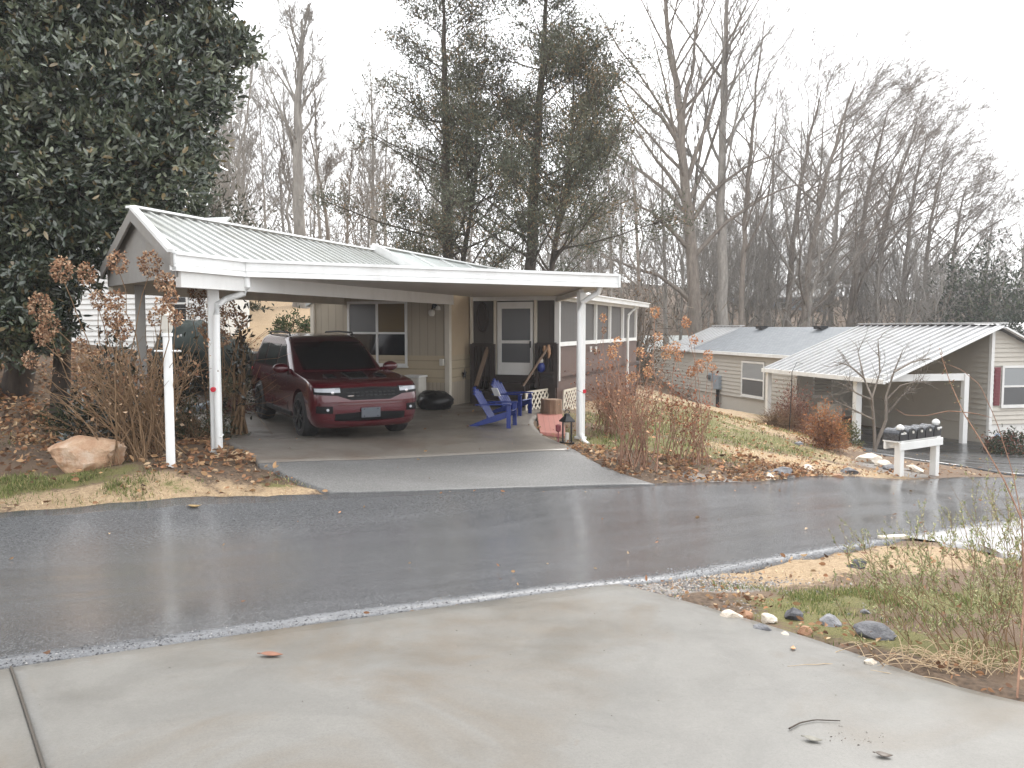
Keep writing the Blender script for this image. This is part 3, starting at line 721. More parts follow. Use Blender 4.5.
m = MB(); m.prism([HF(tpx(536, 1.2), 1.2, -1.13), HF(PT, 1.2, -1.13), HF(PT, 1.2, -2.0), HF(tpx(536, 1.2), 1.2, -2.0)], ha*.03); m.build('side_skirt', M['darkwood'], steps)
for px0, px1, col in ((552, 523, M['wood']), (492, 476, M['wood'])):
    a = fpx(px0, -.39, .2); b = P(px1, 386, 17.9); m = MB(); m.beam(a, b, .09, .045); m.build('handrail', col, steps)
    m = MB(); m.beam([b[0], b[1], H(*b[:2])], b, .09, .09, ha); m.build('newel', M['darkwood'], steps)
# decorations on the railing
c = P(541, 366, 18.1); fg = MB(); fg.ell(c - Z3*.03, (.10, .08, .13)); figb = fg.build('figurine', M['blue'], smooth=True); tag(figb, 'small blue and white figurine standing behind the dark porch railing', 'figurine')
f = MB(); f.ell(c + Z3*.13 + [0, -.02, 0], (.055, .05, .07)); f.build('head', M['cream'], figb, smooth=True)
c = P(548.5, 349, 18.0); f = MB(); f.tube([c + Z3*.1, c, c - Z3*.1 + hn*.02, c - Z3*.22], [.03, .05, .04, .02], 7); f.tube([c + Z3*.08 - hn*.1, c - Z3*.02 - hn*.1, c - Z3*.12 - hn*.09], [.03, .05, .02], 7); tag(f.build('garden_ornament', simple('orange_cloth', (.38, .22, .13), .7, .5, 20), smooth=True), 'pale orange ornament hanging from the dark porch rail above the blue figurine', 'ornament')

# ------------------------------------------------------------------ carport
lp = P(217, 452, 10.9); lp[2] = H(*lp[:2]); rp_ = P(580.5, 440, 14.25); rp_[2] = H(*rp_[:2])
cp = thing('carport', lp, 'white gabled carport with ribbed metal roof sheltering the red SUV', 'carport')
ZR, PI_ = 1.55, .5
def rz(t): return ZR - PI_*abs(t)
def cut(t): return -7.5 - .585*t            # the oblique end of the roof
T_E = 1.36
Kp = HF(T_E, -7.0, .87); Lp = HF(T_E, cut(T_E), .87); Rp = V(1.77, 14.0, .87); R2 = HF(3.45, 1.15, .87)
rf = MB()
top = .0
rf.prism([HF(0, cut(0), ZR), HF(T_E, cut(T_E), rz(T_E)), HF(T_E, -1.0, rz(T_E)), HF(0, -1.0, ZR)], (0, 0, -.03))
rf.prism([HF(0, cut(0), ZR), HF(0, -1.0, ZR), HF(-T_E, -1.0, rz(T_E)), HF(-T_E, cut(-T_E), rz(T_E))], (0, 0, -.03))
for s in np.arange(cut(T_E) + .12, -1.05, .235):
    for sg in (1, -1):
        t0 = 0.03; 
        if s < cut(0) and sg == 1: t0 = max(.03, (-7.5 - s) / .585)
        if s < cut(0) and sg == -1: continue
        t1 = T_E
        if sg == -1: t1 = min(T_E, (s + 7.5) / .585)
        if t1 - t0 < .05: continue
        rf.beam(HF(sg*t0, s, rz(t0) + .014), HF(sg*t1, s, rz(t1) + .014), .045, .034, (0, 0, 1))
roofp = rf.build('roof', M['roofmetal'], cp)
f = MB(); f.beam(HF(0, cut(0) - .02, ZR + .035), HF(0, -1.0, ZR + .035), .17, .03); f.beam(HF(.05, cut(.05), ZR + .02), HF(T_E, cut(T_E) - .02, rz(T_E) + .03), .09, .05); f.build('ridge_cap', M['white'], roofp)
f = MB()
for sg in (1, -1):
    a, b = HF(0, cut(0) - .03, ZR + .0), HF(sg*T_E, cut(sg*T_E) - .03, rz(T_E) + .0)
    f.prism([a, b, b - Z3*.17, a - Z3*.17], -_n(np.cross(b - a, Z3))*.03*sg)
f.build('rake_board', M['gable'], roofp)  # grey colour paints the shadow below the white roof edge
gp_ = MB(); a, b, c = HF(T_E - .03, cut(T_E) + .1, .60), HF(-T_E, cut(-T_E) + .1, .60), HF(0, cut(0) + .1, ZR - .04)
b2 = HF(-T_E, cut(-T_E) + .1, .85); a2 = HF(T_E - .03, cut(T_E) + .1, .85)
gp_.prism([a, a2, c, b2, b], ha*.03); gp_.build('gable_panel', M['gable'], cp)
def gutter(a, b, h=.215):
    m = MB(); a = np.asarray(a); b = np.asarray(b); d = _n(b - a); out = np.cross(d, Z3)
    m.beam(a - Z3*(h/2) , b - Z3*(h/2), .10, h); m.beam(a + out*.035 + Z3*.005, b + out*.035 + Z3*.005, .09, .045); m.beam(a + out*.03 - Z3*(h*.62), b + out*.03 - Z3*(h*.62), .06, .02); m.beam(a + out*.03 - Z3*(h - .02), b + out*.03 - Z3*(h - .02), .08, .055)
    return m
gd = _n(Rp - Kp); gm = gutter(Kp + gd*.03, Rp); gm.frame(Rp - Z3*.10 + gd*.01, gd, np.cross(gd, Z3), Z3, .03, .2, .24); gm.build('gutter', M['white'], cp)
gutter(Lp, Kp + _n(Kp - Lp)*.02).build('gutter', M['white'], cp)
gutter(R2 - Z3*.0, R2 + (Rp - R2)*.97).build('side_fascia', M['white'], cp)
# flat roof between the gable's eave and the front gutter, soffit below
poly = [Kp, Rp, R2, HF(T_E, 1.15, .87)]
f = MB(); f.prism([p - Z3*.05 for p in poly], (0, 0, -.035)); f.build('flat_roof', M['roofmetal'], cp)
f = MB(); inn = np.mean(poly, axis=0); f.prism([p + (inn - p)*.012 - Z3*.19 for p in poly], (0, 0, -.02)); f.build('soffit', M['ceil'], cp)
f = MB(); f.prism([HF(0.0, cut(0) + .14, ZR - .07), HF(T_E - .02, cut(T_E) + .14, rz(T_E) - .07), HF(T_E - .02, -.02, rz(T_E) - .07), HF(0, -.02, ZR - .07)], (0, 0, -.012)); f.prism([HF(0.0, cut(0) + .14, ZR - .07), HF(0, -.02, ZR - .07), HF(-T_E + .02, -.02, rz(T_E) - .07), HF(-T_E + .02, cut(-T_E) + .14, rz(T_E) - .07)], (0, 0, -.012)); f.build('ceiling', M['gable'], cp)
f = MB(); f.beam(HF(T_E - .03, cut(T_E) + .12, .585), HF(T_E - .03, -.02, .585), .09, .24); f.build('beam', M['white2'], cp, bevel=.006)
f = MB(); f.beam(HF(-T_E + .03, cut(-T_E) + .12, .62), HF(-T_E + .03, -.02, .62), .09, .26); f.build('beam', M['trimtan'], cp, bevel=.006)
f = MB(); d = _n(Rp - Kp); inw = np.array([-d[1], d[0], 0]); a_ = rp_ * np.array([1, 1, 0]) + Z3*.60*S
f.beam(a_, a_ + (HF(PT + .02, 1.3) - a_)*[1, 1, 0], .09, .10); f.build('beam', M['white2'], cp)
def post(p, top, w, rzt, refl=None, name='post', mat=None):
    m = MB(); m.box((p[0], p[1], (p[2] - .05 + top)/2), (w, w, top - p[2] + .05), rzt); m.box((p[0], p[1], p[2] + .02), (w + .05, w + .05, .05), rzt)
    return m.build(name, mat or M['white'], cp, bevel=.012)
aR = math.atan2(.333, -.943)
rot1 = R(24)
po = post(lp, .66*S, .155, rot1)
f = MB(); cpt = P(217.5, 388.5, 10.9); f.cyl(cpt + [.005, -.17, 0], cpt + [.005, -.20, 0], .036, .036, 16); f.build('reflector', M['red'], po)
f = MB(); b = P(222, 436, 10.9); f.tube([b + [-.06, -.07, 0], b + [-.03, -.13, .0], b + [.03, -.13, 0], b + [.05, -.1, .04]], .016, 6); f.build('hook', M['white'], po)
po = post(rp_, .60*S, .125, R(30))
f = MB(); cpt = P(584, 391, 14.25); f.cyl(cpt + [.0, -.06, 0], cpt + [0, -.10, 0], .036, .036, 16); f.build('reflector', M['red'], po)
f = MB(); f.cyl(P(578, 399.5, 14.25) + [0, -.06, 0], P(578, 399.5, 14.25) + [0, -.09, 0], .018, .018, 10); f.build('knob', M['grey'], po)
p3 = P(143, 395, 12.2); p3[2] = H(*p3[:2]); post(p3, .62*S, .15, rot1, mat=M['gable'])  # rear post's shade is put into its grey colour
p4 = HF(-T_E + .05, -3.2); p4[2] = H(*p4[:2])
# downspouts
def spout(pts, r=.05, name='downspout'):
    m = MB(); m.tube(pts, r, 10); return m.build(name, M['white'], cp, smooth=True)
k1 = P(247, 284, 11.02); 
spout([k1 + Z3*.10, k1 - Z3*.04, k1 + [-.05, .02, -.13], P(226, 299, 10.97), P(217, 305, 10.85), P(216.5, 315, 10.80), P(217, 400, 10.80), P(218.5, 450, 10.80)], .048)
k2 = P(600, 287, 13.95)
spout([k2 + Z3*.08, k2 - Z3*.02, k2 + [-.03, .02, -.1], P(589, 298, 14.05), P(582, 303, 14.08), P(580, 312, 14.08), P(580, 380, 14.08), P(580.5, 434, 14.08), P(584, 442, 13.95), P(588, 445, 13.85)], .052)

# ------------------------------------------------------------------ shared colour for a generic lap wall
def lapwall(mbx, a, b, z0, z1, nrm, course=.18, left=None, right=None):
    """lapped boards between plan points a and b; left/right give the clip along the wall at height z"""
    a = np.array([a[0], a[1], 0.]); b = np.array([b[0], b[1], 0.]); L = np.linalg.norm(b - a); d = (b - a)/L; nrm = _n(nrm)
    z = z0
    while z < z1 - .01:
        zt = min(z + course, z1)
        def P_(x, zz, o): return a + d*x + Z3*zz + nrm*o
        l0 = left(z) if left else 0; l1 = left(zt) if left else 0; r0 = right(z) if right else L; r1 = right(zt) if right else L
        if r0 - l0 > .03:
            if r1 < l1: r1 = l1 = (r1 + l1)/2
            mbx.add([P_(l0, z, .055), P_(r0, z, .055), P_(r1, zt, .004), P_(l1, zt, .004), P_(l0, z, 0), P_(r0, z, 0)], [(0, 1, 2, 3), (4, 5, 1, 0)])
        z = zt
# ------------------------------------------------------------------ the neighbour's house, right
RB = np.array([16.95, 28.3, 0]); ru = np.array([-.224, .975, 0]); rw = np.array([-.975, -.224, 0])
def RH(t, s, z=0.0): p = RB + rw*t + ru*s; return np.array([p[0], p[1], z]) * S
def rs(px, t):
    k = (px - 512)/820; b = RB + rw*t; return (k*b[1] - b[0]) / (ru[0] - k*ru[1])
def rt(px, s):
    k = (px - 512)/820; b = RB + ru*s; return (k*b[1] - b[0]) / (rw[0] - k*rw[1])
RP_ = .40
b0 = RH(1, 8); b0[2] = H(*b0[:2])
nh = thing('neighbour_house', b0, 'grey lap sided double wide house with a grey shingle roof downhill on the right', 'house')
w = MB(); lapwall(w, RH(2.9, 24), RH(2.9, 7.9), -3.45*S, -1.18*S, rw, .2); w.build('wall', M['lap'], nh)
w = MB(); w.wall(RH(2.86, 24), RH(2.86, 7.9), -4.6*S, -3.4*S, .1); w.build('skirting', M['laplight'], nh)
w = MB(); lapwall(w, RH(2.9, 7.9), RH(.2, 7.9), -3.9*S, -.2*S, -ru, .17, left=lambda z: max(0, 2.9*S + z/RP_ + .25)); lapwall(w, RH(.2, 7.9), RH(.2, .3), -3.45*S, -.1*S, rw, .2); w.build('carport_wall', M['lap'], nh)
gl = MB(); Lg = 4.4*S
lapwall(gl, RH(.2, .3), RH(-4.2, .3), -3.4*S, -.13*S, -ru, .17, right=lambda z: min(Lg, .2*S + (-z - .02)/.45)); gl.build('gable_wall', M['laplight'], nh)
w = MB(); w.wall(RH(.2, .32), RH(-4.2, .32), -4.5*S, -3.38*S, .1); w.build('gable_skirting', M['white2'], nh)
w = MB(); w.wall(RH(.18, 7.9), RH(.18, .3), -4.5*S, -3.4*S, .1); w.build('carport_skirting', M['laplight'], nh)
w = MB(); w.beam(RH(.2, .28, -4.3), RH(.2, .28, -.1), .13, .13, ru); w.build('corner_trim', M['white2'], nh)
bk = MB(); bk.wall(RH(-4.2, .4), RH(-4.2, 24), -4.5*S, -1.9*S, .1); bk.wall(RH(-4.2, 24), RH(2.9, 24), -4.5*S, -1.2*S, .1); bk.build('rear_wall', M['lap'], nh)
t = NT('grey_shingles'); g = t.co('Object')
shc = t.mix(t.noise(2.2, 5, co=g), (.16, .175, .19), (.23, .245, .26)); bk_ = t.n('ShaderNodeTexBrick', ins={'Vector': t.co('UV'), 'Color1': (.9, .9, .9), 'Color2': (1.1, 1.1, 1.1), 'Mortar': (.6, .6, .6), 'Scale': 1.0, 'Mortar Size': .012, 'Brick Width': .3, 'Row Height': .14})
M['shingle'] = t.set(Base_Color=t.mix(1.0, shc, bk_.outputs[0], 'MULTIPLY'), Roughness=.6, Normal=t.bump(t.noise(60, 3, co=g), .4, .01))
def rplane(mbx, t0, t1, s0, s1, lift=0.0, th=.07, pit=RP_, z0=0.0):
    q = [RH(t0, s0, z0 - abs(t0)*pit + lift), RH(t0, s1, z0 - abs(t0)*pit + lift), RH(t1, s1, z0 - abs(t1)*pit + lift), RH(t1, s0, z0 - abs(t1)*pit + lift)]
    b = len(mbx.v); hyp = math.hypot(1, pit)*S
    mbx.add(q + [p - Z3*th for p in q], [(0, 1, 2, 3), (7, 6, 5, 4), (0, 4, 5, 1), (1, 5, 6, 2), (2, 6, 7, 3), (3, 7, 4, 0)], 0,
            [[(s0*S, t0*hyp), (s1*S, t0*hyp), (s1*S, t1*hyp), (s0*S, t1*hyp)]] + [[(0, 0)]*4]*5)
r_ = MB(); rplane(r_, .0, 3.12, 7.6, 18.1); rplane(r_, .0, -4.6, .05, 18.1, pit=.45); ro_ = r_.build('roof', M['shingle'], nh)
r_ = MB(); r_.beam(RH(3.14, 7.8, -3.12*RP_ - .06), RH(3.14, 18.1, -3.12*RP_ - .06), .09, .16); r_.build('gutter', M['white'], nh)
r_ = MB(); r_.prism([RH(3.1, 8, -1.33), RH(3.1, 24, -1.33), RH(2.88, 24, -1.33), RH(2.88, 8, -1.33)], (0, 0, -.03)); r_.build('soffit', M['white2'], nh)
r_ = MB(); r_.beam(RH(0, .0, .0 - .02), RH(-4.6, .0, -4.6*.45 - .02), .06, .26, ru); r_.build('rake_board', M['white'], nh)
for pxv, sv in ((761, 0), (820, 0)):
    s = rs(pxv, .28); v = MB(); c = RH(.28, s, -.28*RP_ + .08); v.box(c, (.42, .6, .13), rot_of(rw)); v.box(c + Z3*.075, (.52, .7, .03), rot_of(rw)); v.build('roof_vent', M['blackmetal'], ro_)
# white ribbed roof at the house's far end
r2 = MB(); rplane(r2, 0, 3.3, 18.14, 21.6, .02); rplane(r2, 0, -4, 18.14, 21.6, .02)
for s in np.arange(18.2, 21.6, .42): r2.beam(RH(.02, s, .06 - .01), RH(3.3, s, .06 - 3.3*RP_), .05, .045)
r2.beam(RH(0, 18.14, .08), RH(0, 21.6, .08), .3, .05); r2.build('addition_roof', M['roofwhite'], nh)
ss = rs(744, 2.9); se = rs(765, 2.9)
window(nh, RH(2.9 + .055, ss), -ru, -3.25*S, -1.73*S, (ss - se)*S, rw, .1, 1, 2, M['white2'], [M['dimglass'], M['paleglass']])
t1_ = rt(1003.5, .3); window(nh, RH(t1_, .3 - .055), -rw, -2.72*S, -1.43*S, 1.0, -ru, .09, 1, 2, M['white2'], [M['dimglass'], M['paleglass']])
sh = MB(); sh.frame(RH(t1_ + .27, .25, -2.07), rw, ru, Z3, .26, .05, 1.45)
for z in np.arange(-2.7, -1.45, .1): sh.frame(RH(t1_ + .27, .22, z), rw, ru, Z3, .18, .03, .05)
sh.build('shutter', M['maroon'], nh)
sh = MB(); sh.frame(RH(t1_ - 1.25, .25, -2.07), rw, ru, Z3, .26, .05, 1.45); sh.build('shutter', M['maroon'], nh)
window(nh, RH(rt(815, 7.9), 7.9), -rw, -2.95*S, -1.95*S, (rt(815, 7.9) - rt(832, 7.9))*S, -ru, .08, 1, 1, M['white2'], [M['glass']])
# electricity meter, its pipe
s = rs(720, 2.9); mt = RH(2.97, s, 0); mt[2] = -3.35*S
mo = thing('electric_meter', mt, 'grey electricity meter cabinet on the grey sided wall', 'meter')
f = MB(); c = RH(3.02, s, -2.85); f.box(c, (.25, .62, .78), rot_of(rw)); f.build('cabinet', M['grey'], mo, bevel=.02)
f = MB(); c2 = RH(3.05, s + .62, -2.62); f.box(c2, (.22, .38, .45), rot_of(rw)); f.build('meter_box', M['grey'], mo, bevel=.02)
f = MB(); f.cyl(c2 + rw*.1, c2 + rw*.25, .14, .12, 16); f.build('dial', M['dimglass'], mo)
f = MB(); f.cyl(RH(3.02, s - .05, -3.1), RH(3.02, s - .05, -4.3), .1, .1, 10); f.build('pipe', M['black'], mo)
# neighbour's carport
b1 = RH(4.4, 1.7); b1[2] = H(*b1[:2])
nc = thing('neighbour_carport', b1, 'carport with a wide white ribbed roof sloping off the grey house', 'carport')
TE = 4.65; r3 = MB(); rplane(r3, -.02, TE, 0, 7.74, .09, .05)
for s in np.arange(.06, 7.8, .42): r3.beam(RH(.1, s, .09 + .01 - .1*RP_), RH(TE, s, .13 - TE*RP_), .07, .085)
rr = r3.build('roof', M['roofwhite'], nc)
f = MB(); f.beam(RH(0, -.02, .14), RH(0, 7.76, .14), .34, .05); f.build('ridge_cap', M['roofwhite'], rr)
f = MB()
for s in np.arange(.27, 7.6, .42): f.frame(RH(.2, s, .055), ru, rw, Z3, .3, .06, .05)
f.build('closure_strip', M['black'], rr)
f = MB(); f.beam(RH(TE + .03, -.03, .04 - TE*RP_), RH(TE + .03, 7.77, .04 - TE*RP_), .1, .17); f.build('gutter', M['white'], nc)
f = MB(); f.beam(RH(.1, -.03, .02), RH(TE, -.03, .02 - TE*RP_), .05, .17, ru); f.build('rake_board', M['white'], nc)
f = MB(); zb_ = -1.72
f.beam(RH(1.23, .3, zb_), RH(4.5, .3, zb_), .1, .26); f.build('beam', M['white2'], nc)
for t_, s_, w_ in ((4.42, 1.73, .24), (1.23, .3, .2), (4.5, 7.55, .2)):
    p = RH(t_, s_); zg = H(*p[:2]); f = MB(); ztop = (.06 - t_*RP_)*S - .05 if t_ > 2 else -1.62*S
    f.box((p[0], p[1], (zg - .05 + ztop)/2), (w_, w_, ztop - zg + .05), rot_of(rw)); f.build('post', M['white2'], nc, bevel=.012)
f = MB(); f.prism([RH(.25, .25, -.16), RH(.25, 7.7, -.16), RH(TE - .12, 7.7, -.02 - (TE - .12)*RP_), RH(TE - .12, .25, -.02 - (TE - .12)*RP_)], (0, 0, -.02)); f.build('ceiling', M['darkwood'], nc)  # dark ceiling added under the roof to deepen shade in the bay
# things under it
c = RH(2.2, 6.6); c[2] = H(*c[:2]) + .03
wb = MB(); wb.box(c + Z3*.45, (.75, .8, .86), rot_of(rw)); wb.box(c + Z3*.9, (.8, .85, .07), rot_of(rw)); wb.box(c + [-.2, -.42, .55], (.3, .05, .3), rot_of(rw)); tag(wb.build('storage_bin', M['cream'], bevel=.03), 'pale storage cabinet at the back of the dark neighbour carport', 'cabinet')

# ------------------------------------------------------------------ mailboxes on two posts
mA, mB = P(898.5, 478, 16.55), P(934, 474.5, 17.3); mA[2] = H(*mA[:2]); mB[2] = H(*mB[:2])
ml = thing('mailbox_stand', (mA + mB)/2, 'row of black mailboxes on two white posts at the edge of the wet road', 'mailboxes')
md = _n((mB - mA) * [1, 1, 0]); mp = np.array([md[1], -md[0], 0])       # toward the road
zt_ = P(898, 434, 16.55)[2]; zt2 = P(934, 428, 17.3)[2]
for p, zz in ((mA, zt_), (mB, zt2)):
    f = MB(); f.box((p[0], p[1], (p[2] - .05 + zz)/2), (.15, .15, zz - p[2] + .05), rot_of(md)); 
    po = f.build('post', M['white2'], ml, bevel=.012)
    f = MB(); f.box((p[0], p[1], zz + .015), (.19, .19, .035), rot_of(md)); f.lathe((p[0], p[1], zz + .03), [(.05, 0), (.045, .03), (.085, .08), (.09, .11), (.06, .16), (.01, .18)], 12); f.build('finial', M['white2'], po, smooth=True)
zc = (P(898, 447, 16.5)[2] + P(934, 440.5, 17.25)[2]) / 2
sl_ = (P(934, 440.5, 17.25)[2] - P(898, 447, 16.5)[2])
f = MB(); c0 = mA*[1, 1, 0] - md*.16 + mp*.1; c1 = mB*[1, 1, 0] + md*.12 + mp*.1
f.beam(c0 + Z3*(zc), c1 + Z3*(zc), .045, .17); f.beam(c0 - mp*.36 + Z3*zc, c1 - mp*.36 + Z3*zc, .045, .17); [f.beam(p_*[1,1,0] - mp*.34 + Z3*zc, p_*[1,1,0] + mp*.06 + Z3*zc, .05, .12) for p_ in (mA, mB)]; f.build('crossbar', M['white2'], ml, bevel=.008)
L = np.linalg.norm(c1 - c0)
f = MB(); f.beam(c0 - mp*.22 + Z3*(zc + .1), c1 - mp*.22 + Z3*(zc + .1), .36, .03); f.build('shelf', M['white2'], ml)
for k in range(5):
    c = c0 + md*(L*(k + .5)/5) - mp*.20 + Z3*(zc + .118); hw = L/5*.46; f = MB()
    prof = [(-hw, 0), (hw, 0), (hw, .14)] + [(hw*math.cos(a), .14 + hw*.75*math.sin(a)) for a in np.linspace(.25, math.pi - .25, 7)] + [(-hw, .14)]
    f.prism([c + md*x + Z3*z + mp*.16 for x, z in prof], -mp*.36); bx = f.build('mailbox', M['mailbox'], ml)
    bx['label'] = 'black metal mailbox with a rounded top'
    f = MB(); f.prism([c + md*x*.93 + Z3*(z*.93 + .006) + mp*.162 for x, z in prof], mp*.02); dd = f.build('door', M['blackmetal'], bx)
    f = MB(); f.frame(c + mp*.195 + Z3*.17, md, mp, Z3, .04, .03, .05); f.build('latch', M['cream'], bx)
# ------------------------------------------------------------------ the red SUV
CS = 1.0
fwd = np.array([.496, -.868, 0.]); cc0 = onG(303, 437, -1.78) - (fwd*1.53 + np.array([-.868, -.496, 0.])*.90)*CS
gF = H(*(cc0 + fwd*1.6)[:2]); gB = H(*(cc0 - fwd*1.5)[:2]); cc0[2] = (gF + gB)/2 + .025
car = thing('parked_suv', cc0, 'dark red SUV parked under the white carport facing the road', 'car', rz=math.atan2(fwd[1], fwd[0]), scl=CS)
car.rotation_euler[1] = math.asin(max(-.06, min(.06, (gB - gF)/3.1)))
t = NT('red_car_paint'); g = t.co('Object')
M['paint'] = t.set(Base_Color=(.072, .0022, .008), Roughness=.26, Coat_Weight=.9, Coat_Roughness=.05, Metallic=.1, Specular_IOR_Level=.5)
M['plate'] = simple('dark_plate', (.075, .085, .10), .35)
M['seam'] = simple('dark_seam', (.006, .004, .005), .7)
XC = 1.92
BZ = [(.24, 2.40, -2.36, .86), (.30, 2.47, -2.42, .92), (.42, 2.52, -2.47, .95), (.56, 2.545, -2.50, .962), (.70, 2.54, -2.52, .968), (.84, 2.51, -2.53, .965), (.92, 2.47, -2.53, .955), (.975, 2.38, -2.53, .945), (1.01, 2.20, -2.52, .935), (1.045, 1.85, -2.52, .925), (1.08, 1.45, -2.51, .91), (1.115, 1.08, -2.50, .895)]
bz = np.array(BZ)
def bprm(z): return [np.interp(z, bz[:, 0], bz[:, k]) for k in (1, 2, 3)]
NF, NR = 3.8, 5.0
def outline(xf, xr, w, nf=NF, nr=NR, xc=XC, xrc=-2.0, n=44):
    pts = []
    a = max(xf - xc, .12); xcc = xf - a
    for k in range(n + 1):          # front arc from +y to -y
        th = math.pi/2 - math.pi*k/n
        c, s = math.cos(th), math.sin(th)
        pts.append((xcc + a*abs(c)**(2/nf), w*math.copysign(abs(s)**(2/nf), s)))
    ar = abs(xr - xrc)
    for x in np.linspace(xcc, xrc, 26)[1:-1]: pts.append((x, -w))
    for k in range(21):
        th = -math.pi/2 - math.pi*k/20
        c, s = math.cos(th), math.sin(th)
        pts.append((xrc - ar*abs(c)**(2/nr), w*math.copysign(abs(s)**(2/nr), s)))
    for x in np.linspace(xrc, xcc, 26)[1:-1]: pts.append((x, w))
    return pts
def front_at(y, z, off=0.0):
    xf, xr, w = bprm(z); a = max(xf - XC, .12)
    return xf - a + a*max(0, 1 - (min(abs(y), w*.999)/w)**NF)**(1/NF) + off
def slices(zs, fn, mbx):
    o = [fn(z) for z in zs]; n = len(o[0]); b = len(mbx.v)
    vs = [(x, y, z) for z, q in zip(zs, o) for x, y in q]
    fs = [(i*n + k, (i+1)*n + k, (i+1)*n + (k+1) % n, i*n + (k+1) % n) for i in range(len(zs) - 1) for k in range(n)]
    fs.append(tuple(range(n))); fs.append(tuple((len(zs)-1)*n + k for k in range(n))[::-1])
    return mbx.add(vs, fs)
bm_ = slices([r[0] for r in BZ], lambda z: outline(*bprm(z)), MB())
body = bm_.build('body', M['paint'], car, smooth=True, local=True)
AX = ((1.53, .40), (-1.51, .40))
cut_ = MB()
for ax, az in AX:
    for sg in (1, -1): cut_.lathe((ax, sg*.55, az - .01), [(.47, 0), (.47, .7*1)], 40, (0, sg, 0))
me_c = bpy.data.meshes.new('cut'); me_c.from_pydata(cut_.v, [], cut_.f); oc = bpy.data.objects.new('cut', me_c); COL.objects.link(oc)
for o_ in (body, oc):
    b_ = bmesh.new(); b_.from_mesh(o_.data); bmesh.ops.recalc_face_normals(b_, faces=b_.faces); b_.to_mesh(o_.data); b_.free()
bo = body.modifiers.new('arches', 'BOOLEAN'); bo.object = oc; bo.operation = 'DIFFERENCE'; bo.solver = 'EXACT'
oc.parent = car
bpy.context.view_layer.update(); dg = bpy.context.evaluated_depsgraph_get()
nm = bpy.data.meshes.new_from_object(body.evaluated_get(dg)); body.modifiers.clear(); body.data = nm
bpy.data.objects.remove(oc)
if not nm.materials: nm.materials.append(M['paint'])
for p in nm.polygons: p.use_smooth = True; p.material_index = 0
try:
    nm.set_sharp_from_angle(angle=R(38))
except Exception: pass
# upper body
GZ = [(1.10, 1.02, -2.46, .885), (1.16, .93, -2.46, .872), (1.30, .72, -2.43, .835), (1.45, .50, -2.38, .79), (1.58, .30, -2.32, .748), (1.66, .15, -2.27, .72), (1.71, 0.0, -2.20, .685), (1.75, -.25, -2.10, .62), (1.775, -.6, -1.85, .5), (1.785, -.9, -1.5, .3)]
gzr = np.array(GZ)
def gprm(z): return [np.interp(z, gzr[:, 0], gzr[:, k]) for k in (1, 2, 3)]
def gout(z):
    xf, xr, w = gprm(z); return outline(xf, xr, w, 4.2, 5, xf - .55, min(xr + .35, xf - .9))
m = slices([r[0] for r in GZ], gout, MB())
cabin = m.build('cabin', M['paint'], car, smooth=True, local=True)
def gfront(y, z, off=0.0):
    xf, xr, w = gprm(z); return xf - .55 + .55*max(0, 1 - (min(abs(y), w*.999)/w)**4.2)**(1/4.2) + off
def fpatch(name, y0, y1, zt, zb, mat, par=car, fn=front_at, off=.006, n=22, m=5, th=.03):
    """a panel that follows the nose; zt, zb functions of y"""
    mbx = MB(); vs = []
    for o2 in (off, off - th):
        for i in range(n + 1):
            y = y0 + (y1 - y0)*i/n
            for j in range(m + 1):
                z = zb(y) + (zt(y) - zb(y))*j/m
                vs.append((fn(y, z) + o2, y, z))
    k = (n + 1)*(m + 1); w_ = m + 1
    fs = [(i*w_ + j, (i+1)*w_ + j, (i+1)*w_ + j + 1, i*w_ + j + 1) for i in range(n) for j in range(m)]
    rim = [i*w_ for i in range(n + 1)] + [n*w_ + j for j in range(1, m + 1)] + [i*w_ + m for i in range(n - 1, -1, -1)] + [j for j in range(m - 1, 0, -1)]
    fs += [(rim[i], rim[(i+1) % len(rim)], k + rim[(i+1) % len(rim)], k + rim[i]) for i in range(len(rim))]
    mbx.add(vs, fs); return mbx.build(name, mat, par, smooth=False, local=True)
C_ = lambda v: (lambda y: v)
fpatch('windscreen', -.70, .70, lambda y: 1.645 - .03*abs(y), lambda y: 1.135 + .02*abs(y), M['carglass'], fn=gfront, off=.008)
gril = fpatch('grille', -.56, .56, lambda y: .93 - .03*abs(y), lambda y: .715 + max(0, abs(y) - .34)*.35, M['black'], off=.012, n=32)
m = MB()
for k in range(11):
    for r in range(2):
        y = -.40 + .08*k; z = .785 + .055*r; m.frame((front_at(y, z, .02), y, z), (1, 0, 0), (0, 1, 0), (0, 0, 1), .02, .055, .022)
m.build('grille_net', M['blackmetal'], gril, local=True)
fpatch('grille_surround', -.60, .60, lambda y: .925 - .02*abs(y), lambda y: .905 - .02*abs(y), M['seam'], off=.022, n=30, m=2)
